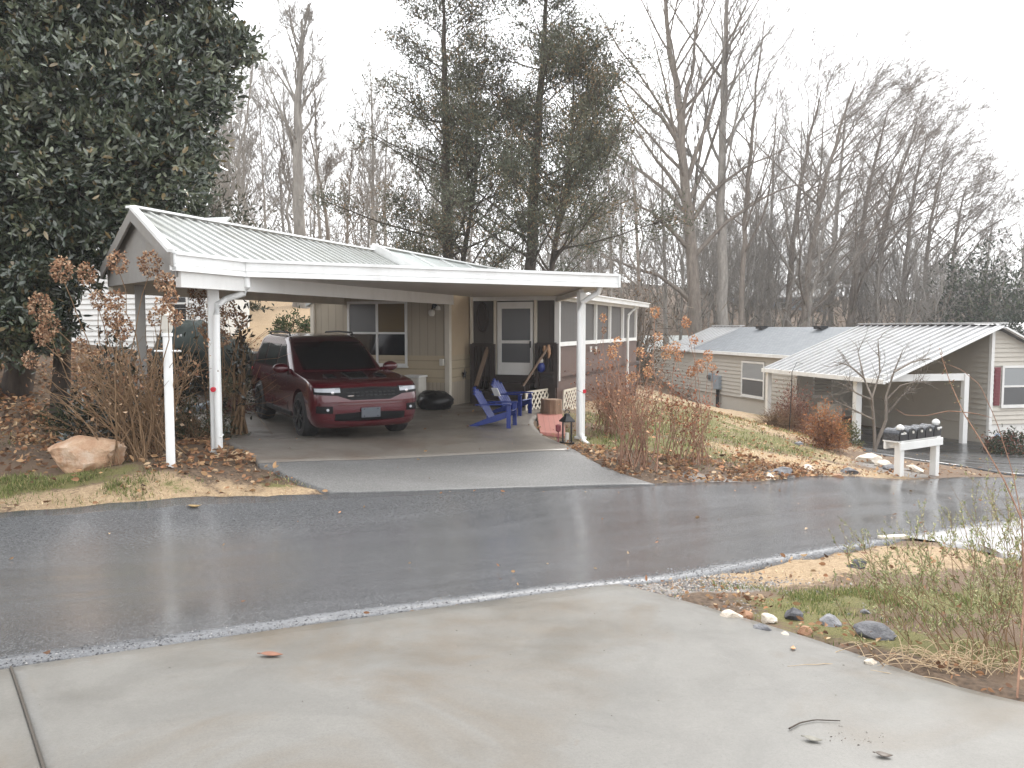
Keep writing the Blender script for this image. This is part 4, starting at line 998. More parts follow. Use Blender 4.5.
for sg in (1, -1):
    a, b = (.50*sg, .925*sg)
    hl = fpatch('headlight', min(a, b), max(a, b), lambda y: .935 - .03*(abs(y) - .5), lambda y: .80 + .035*(abs(y) - .5), M['black'], off=.016, n=14)
    fpatch('lens', min(.53*sg, .91*sg), max(.53*sg, .91*sg), lambda y: .925 - .03*(abs(y) - .5), lambda y: .845 + .03*(abs(y) - .5), M['lampglass'], hl, off=.022, n=12)
    m = MB(); m.lathe((front_at(.66*sg, .83, .0), .66*sg, .845), [(.022, .0), (.026, .03), (.015, .034)], 14, (1, 0, 0)); m.build('projector', M['chrome'], hl, local=True)
    fpatch('fog_lamp_recess', min(.66*sg, .9*sg), max(.66*sg, .9*sg), C_(.62), C_(.50), M['black'], off=.010, n=10)
    m = MB(); m.lathe((front_at(.74*sg, .56, .0), .74*sg, .56), [(.024, 0), (.024, .02), (.01, .022)], 12, (1, 0, 0)); m.build('fog_lamp', M['lampglass'], car, local=True)
    mb_ = MB(); mb_.prism([(.80, sg*.87, 1.06), (.72, sg*.87, 1.16), (.58, sg*.87, 1.14), (.62, sg*.87, 1.05)], (0, sg*.06, 0)); mb_.ell((.70, sg*1.06, 1.17), (.085, .15, .095), 14, 10); mr = mb_.build('wing_mirror', M['paint'], car, smooth=True, local=True)
    mb_ = MB(); mb_.ell((.655, sg*1.065, 1.17), (.05, .12, .075), 12, 8); mb_.build('mirror_glass', M['chrome'], mr, smooth=True, local=True)
fpatch('lower_intake', -.62, .62, lambda y: .52 - .05*abs(y), lambda y: .355 + .02*abs(y), M['black'], off=.010, n=26)
fpatch('bumper_bar', -.80, .80, lambda y: .345 + .08*abs(y)**2, lambda y: .29 + .08*abs(y)**2, M['paint'], off=.035, n=30, th=.05)
fpatch('bumper_lip', -.86, .86, C_(.715), C_(.665), M['paint'], off=.022, n=30, th=.04)
m = MB(); m.frame((front_at(0, .5, .04), -.02, .50), (1, 0, 0), (0, 1, 0), (0, 0, 1), .02, .34, .17); pt = m.build('number_plate', M['plate'], car, local=True, bevel=.008)
m = MB(); [m.cyl((front_at(0, .5, .04), -.02 + dy, .50 + dz), (front_at(0, .5, .054), -.02 + dy, .50 + dz), .01, .01, 8) for dy in (-.12, .12) for dz in (-.06, .06)]; m.build('bolt', M['black'], pt, local=True)
m = MB(); m.prism([(1.95, -.16, 1.035), (1.95, .16, 1.035), (1.5, .2, 1.11), (1.5, -.2, 1.11)], (0, 0, .02)); m.build('bonnet_scoop', M['black'], car, local=True)
for y in (.46, -.46):
    m = MB(); m.prism([(1.85, y - .09, 1.05), (1.85, y + .09, 1.05), (1.55, y + .08, 1.085), (1.55, y - .08, 1.085)], (0, 0, .014)); m.build('bonnet_vent', M['black'], car, local=True)
m = MB(); m.frame((front_at(-.36, .79, .03), -.36, .79), (1, 0, 0), (0, 1, 0), (0, 0, 1), .012, .10, .014); m.build('badge', M['chrome'], gril, local=True)
def gside(z): return gprm(z)[2]
def sidewin(x0b, x1b, x0t, x1t, sg, zb=1.15, zt=1.585):
    m = MB(); vs = []; n = 5
    for o2 in (.006, -.02):
        for j in range(n + 1):
            z = zb + (zt - zb)*j/n; f = j/n
            for x in (x0b + (x0t - x0b)*f, x1b + (x1t - x1b)*f): vs.append((x, sg*(gside(z) + o2), z))
    k = 2*(n + 1); fs = [(2*j, 2*j + 1, 2*j + 3, 2*j + 2) for j in range(n)]
    m.add(vs, fs + [(0, 1, k + 1, k), (2*n, 2*n + 1, k + 2*n + 1, k + 2*n)]); return m.build('side_window', M['carglass'], car, local=True)
for sg in (1, -1):
    sidewin(.42, -.36, -.08, -.36, sg); sidewin(-.46, -1.30, -.46, -1.34, sg); sidewin(-1.40, -2.05, -1.44, -1.98, sg)
    for x0, x1 in ((.72, -.40), (-.42, -1.28)):
        for x in (x0, x1):
            m = MB()
            for z0, z1 in ((.34, .7), (.7, 1.08)):
                m.frame((x if x != x1 or z0 > .5 or x1 > -1 else x, sg*(bprm((z0 + z1)/2)[2] + .0006), (z0 + z1)/2), (1, 0, 0), (0, 1, 0), (0, 0, 1), .012, .006, z1 - z0)
            dr_ = m.build('door_seam', M['seam'], car, local=True)
        m = MB(); m.beam((x1 + .12, sg*.975, .98), (x1 + .34, sg*.975, .985), .03, .035); m.build('door_handle', M['paint'], car, local=True, bevel=.008)
    m = MB(); m.beam((.95, sg*.93, .36), (-.95, sg*.935, .36), .06, .10); m.build('side_sill', M['black'], car, local=True, bevel=.02)
    m = MB(); m.tube([(-.25, sg*.63, 1.745), (-.3, sg*.63, 1.80), (-1.2, sg*.635, 1.815), (-1.95, sg*.60, 1.79), (-2.0, sg*.58, 1.735)], .018, 8); m.build('roof_rail', M['black'], car, smooth=True, local=True)
    m = MB(); m.frame((-2.50, sg*.72, .98), (1, 0, 0), (0, 1, 0), (0, 0, 1), .06, .34, .12); m.build('tail_light', M['red'], car, local=True, bevel=.02)
    for ax, az in AX:
        y0 = sg*.70
        m = MB(); m.lathe((ax, y0, az), [(.27, -.02), (.375, -.0), (.395, .03), (.40, .07), (.40, .20), (.392, .24), (.37, .268), (.285, .272), (.27, .24)], 40, (0, sg, 0)); wh = m.build('wheel', M['rubber'], car, smooth=True, local=True)
        m = MB(); m.lathe((ax, y0, az), [(.285, .20), (.29, .268), (.268, .275), (.255, .25), (.25, .12), (.06, .11), (.05, .05)], 32, (0, sg, 0))
        for k in range(10):
            a = 2*math.pi*(k + (k % 2)*.35)/10; d = np.array([math.cos(a), 0, math.sin(a)])
            m.beam(np.array([ax, y0 + sg*.255, az]) + d*.05, np.array([ax, y0 + sg*.262, az]) + d*.262, .035, .03, (0, 1, 0))
        m.lathe((ax, y0, az), [(.07, .22), (.07, .275), (.05, .285)], 16, (0, sg, 0)); m.build('rim', M['blackmetal'], wh, local=True)
m = MB(); m.beam((.9, 0, .28), (-2.3, 0, .30), 1.3, .12); m.build('underbody', M['black'], car, local=True)

# ------------------------------------------------------------------ blue garden chairs
def adirondack(loc, rz, label):
    loc = np.asarray(loc, float)
    o = thing('garden_chair', loc, label, 'chair', 'blue slatted garden chairs on the carport slab', rz, .84)
    def B(name, fn, mat=M['blue']):
        m = MB(); fn(m); return m.build(name, mat, o, local=True, bevel=.006)
    for s in (1, -1):
        B('leg', lambda m: m.beam((.40, s*.31, 0), (.40, s*.31, .54), .035, .10, (1, 0, 0)))
        B('seat_rail', lambda m: m.prism([(.44, s*.27 - .014, .40), (.44, s*.27 - .014, .29), (.1, s*.27 - .014, .16), (-.50, s*.27 - .014, 0), (-.55, s*.27 - .014, .0), (-.55, s*.27 - .014, .05), (-.15, s*.27 - .014, .22), (.2, s*.27 - .014, .34)], (0, .028, 0)))
        B('armrest', lambda m: m.prism([(.46, s*.33 - .07, .555), (.46, s*.33 + .07, .555), (.1, s*.33 + .075, .555), (-.38, s*.33 + .03, .53), (-.38, s*.33 - .04, .53), (.1, s*.33 - .06, .555)], (0, 0, .024)))
    def seat(m):
        for k in range(6):
            u = k/5; x = .43 - .47*u; z = .40 - .195*u; m.frame((x, 0, z), (.92, 0, .38), (0, 1, 0), (-.38, 0, .92), .085, .56, .02)
    B('seat', seat, M['palebluetop'])
    def back(m):
        for k in range(5):
            y = -.22 + .11*k; h = .80 - .13*abs(k - 2)/2*1.0
            a = np.array([-.06, y, .20]); b = np.array([-.06 - .43*h/.8, y*1.12, .20 + .70*h/.8]); m.beam(a, b, .10, .02, (1, 0, .5))
            m.cyl(b + [.0, -.0, -.01], b + [-.018, 0, .03], .05, .03, 10)
        m.beam((-.27, -.31, .52), (-.27, .31, .52), .03, .06); m.beam((-.12, -.28, .25), (-.12, .28, .25), .03, .06)
    B('backrest', back)
    return o
q = onG(495, 427, -1.83); adirondack(q, R(-13), 'nearer of the two blue chairs, turned side on toward the red brick path')
q2 = onG(511, 414.5, -1.8); c2 = adirondack(q2, R(-26), 'farther blue chair with a pale card stuck on its back, close to the entry steps')
m = MB(); m.frame(P(496, 392, 15.2), (.8, -.6, 0), (.5, .6, .5), _n((-.3, -.4, .8)), .15, .02, .19); tag(m.build('paper_card', M['white2']), 'small pale card resting between the two blue chairs', 'card')
# ------------------------------------------------------------------ lattice, stump, lantern, bags
def lattice(a, b, z0, h, lab, lean):
    a, b = np.asarray(a, float), np.asarray(b, float); m = MB(); L = np.linalg.norm((b - a)[:2]); d = _n((b - a)*[1, 1, 0]); up = _n(Z3 + lean); nn = np.cross(d, up)
    o = np.array([a[0], a[1], z0]); step = .20
    for sg in (1, -1):
        k0 = -int(h/step) - 1
        for k in range(k0, int(L/step) + 2 + int(h/step)):
            x0 = k*step; pts = []
            # clip the diagonal to the panel
            u0, u1 = (0, h)
            xs = lambda u: x0 + sg*u
            lo = max(0, (0 - x0) if sg > 0 else x0 - L); hi = min(h, (L - x0) if sg > 0 else x0)
            if hi - lo < .04: continue
            m.beam(o + d*xs(lo) + up*lo + nn*.007*sg, o + d*xs(hi) + up*hi + nn*.007*sg, .012, .042, np.cross(nn, _n(d*sg + up)))
    for u in (0, h): m.beam(o + up*u, o + d*L + up*u, .03, .05)
    for x in (0, L): m.beam(o + d*x, o + d*x + up*h, .03, .05, d)
    return tag(m.build('lattice_panel', M['latt']), lab, 'trellis')
a, b = onG(526, 412, -1.8), onG(556, 409, -1.8); lattice(a, b, min(a[2], b[2]), .52, 'cream diamond lattice panel leaning by the dark entry steps behind the tree stump', np.array([0, .25, 0]))
a, b = onG(563, 410, -1.82), onG(578, 408, -1.86); lattice(a, b, min(a[2], b[2]), .52, 'cream lattice panel half hidden behind the right carport post', np.array([.05, .2, 0]))
t = NT('stump_wood'); g = t.co('Object')
M['stump'] = t.set(Base_Color=t.mix(t.noise(9, 5, .7, co=t.co('Object', (1, 1, .25))), (.13, .075, .045), (.36, .24, .16)), Roughness=.85, Normal=t.bump(t.noise(22, 4, co=t.co('Object', (1, 1, .2))), .8, .02))
q = onG(551, 415, -1.8); m = MB(); pr_s = []
rg = np.random.default_rng(3)
vs = []; n = 22; rr_ = 1 + .10*rg.normal(0, 1, n)
for z, k in ((-.05, 1.12), (.05, 1.02), (.2, .96), (.34, .95), (.355, .90)):
    vs += [q + [.21*k*rr_[i]*math.cos(2*math.pi*i/n), .21*k*rr_[i]*math.sin(2*math.pi*i/n), z] for i in range(n)]
m.add(vs, [(j*n + i, j*n + (i+1) % n, (j+1)*n + (i+1) % n, (j+1)*n + i) for j in range(4) for i in range(n)] + [tuple(4*n + i for i in range(n))])
tag(m.build('tree_stump', M['stump'], smooth=False), 'short sawn tree stump on the edge of the red brick path', 'stump')
q = onG(567, 444, -1.96); ln = thing('lantern', q, 'black metal lantern standing at the foot of the right carport post', 'lantern')
m = MB(); m.box(q + Z3*.02, (.2, .2, .04), R(20)); m.build('base', M['blackmetal'], ln, bevel=.005)
for i in (-1, 1):
    for j in (-1, 1):
        m = MB(); m.box(q + [.075*i, .075*j, .22], (.02, .02, .37), 0); m.build('corner_bar', M['blackmetal'], ln)
m = MB(); m.lathe(q, [(.15, .40), (.145, .42), (.06, .50), (.05, .53), (.03, .55)], 4, None); m.tube([q + [.04*math.cos(a), 0, .57 + .04*math.sin(a)] for a in np.linspace(-.4, math.pi + .4, 12)], .008, 6); m.build('cap', M['blackmetal'], ln)
m = MB(); m.lathe(q, [(.035, .04), (.035, .2), (.01, .205)], 12); m.build('candle', M['cream'], ln, smooth=True)
m = MB(); q3 = q + [-.16, -.05, 0]; m.lathe(q3, [(.02, 0), (.012, .02), (.012, .22), (.045, .24), (.05, .34), (.02, .36)], 10); tag(m.build('garden_light', M['maroon'], smooth=True), 'small dark solar stake light beside the black lantern', 'light')
q = onG(436, 410, -1.75); m = MB(); m.ell(q + Z3*.20, (.42, .36, .24), 22, 14, jit=.16, seed=5); m.ell(q + [-.16, .05, .30], (.24, .2, .15), 16, 10, jit=.15, seed=6); gb = m.build('grill_cover', M['bag'], smooth=True); tag(gb, 'black covered bundle on the slab below the corner of the tan wall', 'covered grill')
q = onG(415, 408, -1.77); m = MB(); m.box(q + Z3*.36, (.42, .40, .72), R(-20)); bin_ = m.build('storage_bin', M['cream'], bevel=.03); tag(bin_, 'off white plastic bin against the tan wall behind the SUV nose', 'bin')
m = MB(); m.box(q + Z3*.74, (.46, .44, .05), R(-20)); m.build('lid', M['white2'], bin_, bevel=.015)

# ------------------------------------------------------------------ left yard: lamp post, shed, tarp, trailer bits
q = onG(171, 467, -1.63); d_ = q[1]/S
lam = thing('lamp_post', q, 'slim white garden lamp post in the leaf bed beside the left carport post', 'lamp post')
zt_ = P(168, 333, d_)[2]
m = MB(); m.lathe(q, [(.055, -.05), (.055, zt_ - q[2] - .05), (.068, zt_ - q[2] - .04), (.068, zt_ - q[2])], 18); m.build('pole', M['white'], lam, smooth=True)
zb_ = P(168, 351, d_)[2]; m = MB(); m.tube([[q[0] - .17, q[1], zb_], [q[0] + .17, q[1], zb_]], .013, 8); m.build('ladder_bar', M['white'], lam)
zc_ = zt_ - q[2]
m = MB(); m.lathe(q, [(.05, zc_), (.07, zc_ + .05), (.085, zc_ + .22)], 6); m.build('lamp_glass', M['milkglass'], lam)
m = MB(); m.lathe(q, [(.10, zc_ + .22), (.09, zc_ + .24), (.035, zc_ + .30), (.012, zc_ + .34)], 6); m.build('lamp_cap', M['cream'], lam)
# white building behind
bA = atd(60, 23.5); bB = atd(205, 22.0)
shd = thing('white_building', (bA + bB)/2, 'white lap sided building behind the shrubs on the left', 'building')
m = MB(); zs0 = min(bA[2], bB[2]) - .3; zt_ = P(120, 250, 22.7)[2]; nrm = np.array([.1, -1, 0.]); 
lapwall(m, bA, bB, zs0, zt_, nrm, .16); m.build('wall', M['white2'], shd)
bk0 = np.array([-.6, 6, 0.]); m = MB(); m.wall(bB, bB + bk0, zs0, zt_, .1); m.wall(bA + bk0, bA, zs0, zt_, .1); m.wall(bB + bk0, bA + bk0, zs0, zt_, .1); m.build('side_wall', M['white2'], shd)
m = MB(); mid = zt_ + 1.25; oA, oB = (bA - bB)*.04*[1, 1, 0], (bB - bA)*.04*[1, 1, 0]
e0, e1 = bA*[1, 1, 0] + oA - [0, .4, 0], bB*[1, 1, 0] + oB - [0, .4, 0]
m.prism([e0 + Z3*zt_, e1 + Z3*zt_, e1 + bk0*.55 + Z3*mid, e0 + bk0*.55 + Z3*mid], (0, 0, -.08)); m.prism([e0 + bk0*.55 + Z3*mid, e1 + bk0*.55 + Z3*mid, e1 + bk0*1.12 + Z3*zt_, e0 + bk0*1.12 + Z3*zt_], (0, 0, -.08)); m.build('roof', M['houseroof'], shd)
m = MB()
for p in (bA, bB): m.box(p*[1, 1, 0] + [0, -.04, (zs0 + zt_)/2], (.14, .12, zt_ - zs0), 0)
m.build('corner_trim', M['white'], shd)
mm = bA + (bB - bA)*.74
window(shd, mm + [0, -.04, 0], _n((bB - bA)*[1, 1, 0]), zs0 + 1.2, zs0 + 2.3, .8, nrm, .07, 1, 2, M['white2'], [M['glass'], M['glass']])
# tarp covered heap, pole, trailer bed, red heap
q = atd(196, 17.2); m = MB(); m.ell(q + Z3*.55, (.85, 1.2, .85), 26, 16, jit=.12, seed=9); m.ell(q + [.5, .5, .45], (.6, .8, .55), 20, 12, jit=.14, seed=10); tag(m.build('tarp_heap', M['tarp'], smooth=True), 'dark green tarp heap behind the left carport post', 'tarp heap')
q = atd(232, 18.4); trl = thing('flat_trailer', q, 'low black trailer bed with a pale edge strip left of the SUV', 'trailer', rz=R(100))
m = MB(); m.frame((0, 0, .42), (1, 0, 0), (0, 1, 0), Z3, 2.2, 1.2, .22); m.build('bed', M['black'], trl, local=True, bevel=.02)
m = MB(); m.frame((-.6, .0, .55), (1, 0, 0), (0, 1, 0), Z3, 1.0, 1.0, .06); m.frame((-1.11, 0, .44), (1, 0, 0), (0, 1, 0), Z3, .03, .9, .06); m.build('edge_strip', M['white'], trl, local=True)
for sg in (1, -1):
    m = MB(); m.lathe((0, sg*.6, .25), [(.12, 0), (.24, .02), (.25, .05), (.25, .13), (.23, .16), (.12, .17)], 22, (0, sg, 0)); m.build('wheel', M['rubber'], trl, smooth=True, local=True)
m = MB(); m.cyl(P(197, 337, 17.0), P(246, 359, 17.6), .035, .03, 10); tag(m.build('white_pole', M['white']), 'white pole slanting behind the left carport post toward the SUV', 'pole')
m = MB(); m.cyl(P(172, 416, 15.2) , P(214, 403, 15.6), .07, .07, 10); tag(m.build('grey_board', M['grey']), 'grey pipe lying on the ground behind the left carport post', 'pipe')

# ------------------------------------------------------------------ rocks
def rockmat(name, a, b, c):
    t = NT(name); g = t.co('Object'); n = t.noise(4.5, 6, .7, co=g)
    col = t.mix(t.ramp(n, [(.35, 0.), (.65, 1.)]), a, b); col = t.mix(t.ramp(t.noise(2.2, 5, .6, co=g), [(.55, 0.), (.7, .85)]), col, c)
    return t.set(Base_Color=col, Roughness=.7, Normal=t.bump(t.math('ADD', n, t.noise(22, 4, .7, co=g)), .8, .03))
M['pinkrock'] = rockmat('pink_tan_rock', (.40, .22, .125), (.56, .38, .25), (.68, .58, .47))
M['greyrock'] = rockmat('grey_rock', (.10, .10, .11), (.24, .24, .25), (.36, .35, .35))
M['palerock'] = rockmat('pale_quartz_rock', (.55, .46, .36), (.72, .67, .58), (.80, .78, .74))
M['darkrock'] = rockmat('dark_slate_rock', (.03, .03, .035), (.09, .09, .10), (.18, .18, .19))
M['orangerock'] = rockmat('orange_brown_rock', (.30, .14, .08), (.42, .26, .15), (.5, .4, .3))
from mathutils import noise as mnoise
def rock(name, c, r, mat, label, seed, rot=0.0, planes=7, sub=3, cat='rock', sink=.25, group=None):
    b = bmesh.new(); bmesh.ops.create_icosphere(b, subdivisions=sub, radius=1)
    q = np.random.default_rng(seed)
    pl = [(_n(q.normal(0, 1, 3)*[1, 1, .8]), .48 + .26*q.random()) for _ in range(planes)]
    for v in b.verts:
        p = np.array(v.co)
        for nrm, dd in pl:
            e = p @ nrm - dd
            if e > 0: p = p - nrm*e
        p *= 1 + .16*mnoise.noise(Vector(p*2.2) + Vector((seed, 0, 0))) + .07*mnoise.noise(Vector(p*6) + Vector((seed, 3, 0)))
        v.co = p
    ca, sa = math.cos(rot), math.sin(rot); c = np.asarray(c, float)
    for v in b.verts:
        x, y, z = v.co.x*r[0], v.co.y*r[1], v.co.z*r[2]
        v.co = (c[0] + x*ca - y*sa, c[1] + x*sa + y*ca, c[2] + z + r[2]*(1 - 2*sink)*.75)
    me = bpy.data.meshes.new(name); b.to_mesh(me); b.free()
    o = finish(name, me, mat, None, True)
    try: me.set_sharp_from_angle(angle=R(24))
    except Exception: pass
    return tag(o, label, cat, group)
rock('boulder', onG(91, 468, -1.72), (.60, .38, .30), M['pinkrock'], 'large pinkish tan boulder lying on the lawn edge left of the lamp post', 12, .1, 9, 4, 'boulder')
edge_rocks = [(731, 619, .085, 'palerock', 'pale cream rock, leftmost at the concrete edge on the right'), (746, 617, .07, 'orangerock', 'small orange tan rock just beside the leftmost pale rock'), (768, 622, .08, 'palerock', 'flat whitish rock left of the dark slate rock'), (793, 620, .11, 'darkrock', 'dark slate grey rock with a flat top near the concrete edge'), (762, 632, .07, 'greyrock', 'flat grey stone touching the concrete slab below the pale rocks'), (803, 634, .07, 'orangerock', 'brownish stone just below the dark slate rock'), (832, 627, .11, 'greyrock', 'light grey broad rock right of the dark slate rock'), (873, 638, .14, 'greyrock', 'large grey brown rock at the foot of the feathery weeds'), (870, 667, .06, 'palerock', 'small white stone lying alone at the edge of the slab'), (784, 637, .05, 'palerock', 'tiny whitish pebble on the concrete edge under the dark rock'), (866, 614, .05, 'greyrock', 'small grey stone in the green weeds')]
for k, (x, y, r, mk, lb) in enumerate(edge_rocks):
    rock('rock', onG(x, y, -1.74), (r*.88, r*.64, r*.5), M[mk], lb, 30 + k, k*1.3, 6, 3)
rock('rock', onG(858, 570, -1.98), (.10, .08, .07), M['darkrock'], 'small black stone on the bare straw ground above the weeds', 55, .4)
bank = [(782, 476, .22, 'greyrock', 'broad grey rock at the road edge below the leaf bank'), (769, 479, .13, 'palerock', 'small pale rock left of the broad grey rock at the road edge'), (808, 471, .16, 'palerock', 'pale rock on the bank just right of the broad grey rock'), (850, 474, .18, 'greyrock', 'flat grey rock on the bank left of the mailboxes'), (869, 462, .28, 'palerock', 'long pale rock bordering the black driveway under the bare small tree'), (882, 466, .22, 'palerock', 'second pale rock along the black driveway edge'), (893, 470, .18, 'greyrock', 'grey edging rock behind the left mailbox post'), (820, 443, .2, 'palerock', 'whitish rock on the grass left of the orange shrub'), (798, 445, .14, 'greyrock', 'small grey rock under the red brown shrub'), (915, 471, .2, 'palerock', 'pale flat rock between the two mailbox posts'), (838, 478, .12, 'orangerock', 'small brown rock at the road edge')]
for k, (x, y, r, mk, lb) in enumerate(bank):
    rock('rock', onG(x, y, H(*onG(x, y, -2.6)[:2])/S), (r*1.3, r*.9, r*.55), M[mk], lb, 70 + k, k*.9, 6, 3)
# pale stick on the road's right edge
q = onG(893, 540, -2.1); q[2] += .03; m = MB(); m.box(q, (.32, .09, .04), R(10)); tag(m.build('wood_block', M['latt'], bevel=.01), 'short pale wood block lying at the near edge of the road', 'wood')

# ------------------------------------------------------------------ far buildings
def cabin(px0, px1, py_e, py_r, d, name, label, rmat, wmat, dep=9):
    a, b = P(px0, py_e, d), P(px1, py_e, d); zg = min(H(*a[:2]), H(*b[:2])) - .5
    o = thing(name, ((a[0] + b[0])/2, a[1], zg), label, 'house'); bk = np.array([0, dep, 0.])
    m = MB(); m.wall(a, b, zg, a[2], .12); m.wall(b, b + bk, zg, a[2], .12); m.wall(a + bk, a, zg, a[2], .12); m.wall(b + bk, a + bk, zg, a[2], .12); m.build('wall', wmat, o)
    zrg = P(px0, py_r, d)[2]; m = MB(); ov = np.array([.5, 0, 0.]); a2, b2 = a - ov - [0, .5, 0], b + ov - [0, .5, 0]
    m.prism([a2, b2, b2*[1, 1, 0] + bk*.55 + Z3*zrg, a2*[1, 1, 0] + bk*.55 + Z3*zrg], (0, 0, -.15)); m.prism([a2*[1, 1, 0] + bk*.55 + Z3*zrg, b2*[1, 1, 0] + bk*.55 + Z3*zrg, b2 + bk*1.1, a2 + bk*1.1], (0, 0, -.15)); m.build('roof', rmat, o)
    L = b[0] - a[0]
    for k in range(3): window(o, a + [L*(.16 + .3*k), 0, 0], (1, 0, 0), a[2] - 1.9, a[2] - .7, L*.12, (0, -1, 0), .1, 1, 2, M['white2'], [M['glass']])
    return o
cabin(742, 826, 297, 286, 88, 'distant_house', 'distant pale house with a white roof seen through the bare trees', M['roofwhite'], M['grey'])
cabin(628, 700, 352, 336, 57, 'distant_house', 'low grey house with a pale roof behind the brown hydrangeas', M['houseroof'], M['lap'])
cabin(1010, 1100, 331, 322, 50, 'distant_house', 'house with a white roof at the right edge behind the neighbour carport', M['roofwhite'], M['lap'])
# ------------------------------------------------------------------ growing things
def tubes(polys):
    """polys: list of (points (N,3), radii (N,), sides) -> verts, [faces]"""
    groups = {}
    for p, r, k in polys: groups.setdefault((len(p), k), []).append((p, r))
    V_, F_, b = [], [], 0
    for (n, k), lst in groups.items():
        p = np.array([a for a, _ in lst]); r = np.array([c for _, c in lst])
        t = np.gradient(p, axis=1); t /= np.linalg.norm(t, axis=2, keepdims=True) + 1e-9
        ref = np.where(np.abs(t[..., 2:3]) > .9, np.array([1., .1, 0]), np.array([.1, .05, 1.]))
        e1 = np.cross(t, ref); e1 /= np.linalg.norm(e1, axis=2, keepdims=True) + 1e-9; e2 = np.cross(t, e1)
        a = np.arange(k)*2*math.pi/k
        v = p[:, :, None] + r[:, :, None, None]*(np.cos(a)[None, None, :, None]*e1[:, :, None] + np.sin(a)[None, None, :, None]*e2[:, :, None])
        m = len(lst); idx = b + np.arange(m*n*k).reshape(m, n, k); nx = np.roll(idx, -1, axis=2)
        F_.append(np.stack([idx[:, :-1], nx[:, :-1], nx[:, 1:], idx[:, 1:]], -1).reshape(-1, 4))
        V_.append(v.reshape(-1, 3)); b += m*n*k
    return np.concatenate(V_), np.concatenate(F_)
def rdir(q, n=1):
    v = q.normal(0, 1, (n, 3)); return v / np.linalg.norm(v, axis=1)[:, None]
def branch(q, p, d, L, r0, r1, n, wob, up):
    pts = [np.array(p, float)]; d = _n(d); s = L/(n - 1)
    for i in range(n - 1):
        d = _n(d + q.normal(0, wob, 3) + np.array([0, 0, up])); pts.append(pts[-1] + d*s)
    return np.array(pts), np.linspace(r0, r1, n)
def bare(q, trunk, r0, nl=14, lf=.45, first=.3, ang=(28, 55), up=.10, lv=3, nk=(8, 6, 5), rr=.45, lean=(0, 0, 0), twig=.006, sides=(8, 5, 3, 3)):
    """leafless tree from a trunk polyline. returns trunk polys and crown polys"""
    n = len(trunk); seg = np.linalg.norm(np.diff(trunk, axis=0), axis=1); Ht = seg.sum()
    rad = r0*np.linspace(1, .10, n)**.85; rad[0] *= 1.25
    T = [(trunk, rad, sides[0])]; Cr = []
    lean = np.array(lean, float)
    def kids(pts, rad, L, lvl):
        cnt = nk[lvl - 1] if lvl <= len(nk) else 0
        for c in range(cnt):
            u = .2 + .8*q.random()**.8; x = u*(len(pts) - 1); i = min(int(x), len(pts) - 2); f = x - i
            p = pts[i]*(1 - f) + pts[i+1]*f; t = _n(pts[i+1] - pts[i]); r = (rad[i]*(1 - f) + rad[i+1]*f)
            s = _n(np.cross(t, rdir(q)[0])); a = R(q.uniform(25, 50)); d = t*math.cos(a) + s*math.sin(a) + np.array([0, 0, .18]) + lean*.4
            l2 = L*q.uniform(.32, .6)*(1.05 - .45*u)
            rb = max(twig, min(r*.75, r*.55 + .001)); pp, rd = branch(q, p, d, l2, rb, twig*.5, 4 if lvl > 1 else 5, .13, up*.7)
            Cr.append((pp, rd, sides[min(lvl + 1, 3)]))
            if lvl + 1 <= lv: kids(pp, rd, l2, lvl + 1)
    for k in range(nl):
        u = first + (1 - first)*((k + q.random()*.8)/nl); x = u*(n - 1); i = min(int(x), n - 2); f = x - i
        p = trunk[i]*(1 - f) + trunk[i+1]*f; t = _n(trunk[i+1] - trunk[i]); r = rad[i]*(1 - f) + rad[i+1]*f
        az = q.uniform(0, 2*math.pi); s = np.array([math.cos(az), math.sin(az), 0]) + lean; s = _n(s - t*(s @ t)); a = R(q.uniform(*ang))
        L = Ht*lf*q.uniform(.7, 1.15)*(1.1 - .75*(u - first)/(1 - first))
        pp, rd = branch(q, p, t*math.cos(a) + s*math.sin(a), L, max(r*rr*q.uniform(.8, 1.25), twig*2), twig*.7, 8, .09, up)
        Cr.append((pp, rd, sides[1])); kids(pp, rd, L, 1)
    return T, Cr
def stem_line(q, a, b, n=12, wob=.012, bow=(0, 0, 0)):
    a, b = np.asarray(a, float), np.asarray(b, float); u = np.linspace(0, 1, n)[:, None]; L = np.linalg.norm(b - a)
    w = np.cumsum(q.normal(0, wob*L/n**.5, (n, 3)), axis=0); w -= u*w[-1]; w[:, 2] = 0
    return a + (b - a)*u + w + np.sin(u*math.pi)*np.asarray(bow)
def leaf6(pos, d, L, Wd, q, fold=.0):
    n = len(pos); d = d/(np.linalg.norm(d, axis=1)[:, None] + 1e-9); s = np.cross(d, rdir(q, n)); s /= np.linalg.norm(s, axis=1)[:, None] + 1e-9
    nn = np.cross(d, s); L = np.broadcast_to(L, n)[:, None]; Wd = np.broadcast_to(Wd, n)[:, None]; b = nn*L*fold*q.normal(.4, .8, (n, 1))
    v = np.stack([pos + b, pos + d*L*.25 + s*Wd*.42, pos + d*L*.62 + s*Wd*.45, pos + d*L + b*1.4, pos + d*L*.62 - s*Wd*.45, pos + d*L*.25 - s*Wd*.42], 1).reshape(-1, 3)
    i = np.arange(n)[:, None, None]*6; f = np.array([[0, 1, 4, 5], [1, 2, 3, 4]])
    f = np.array([[0, 1, 2, 3], [0, 3, 4, 5]]); return v, (i + f[None]).reshape(-1, 4)
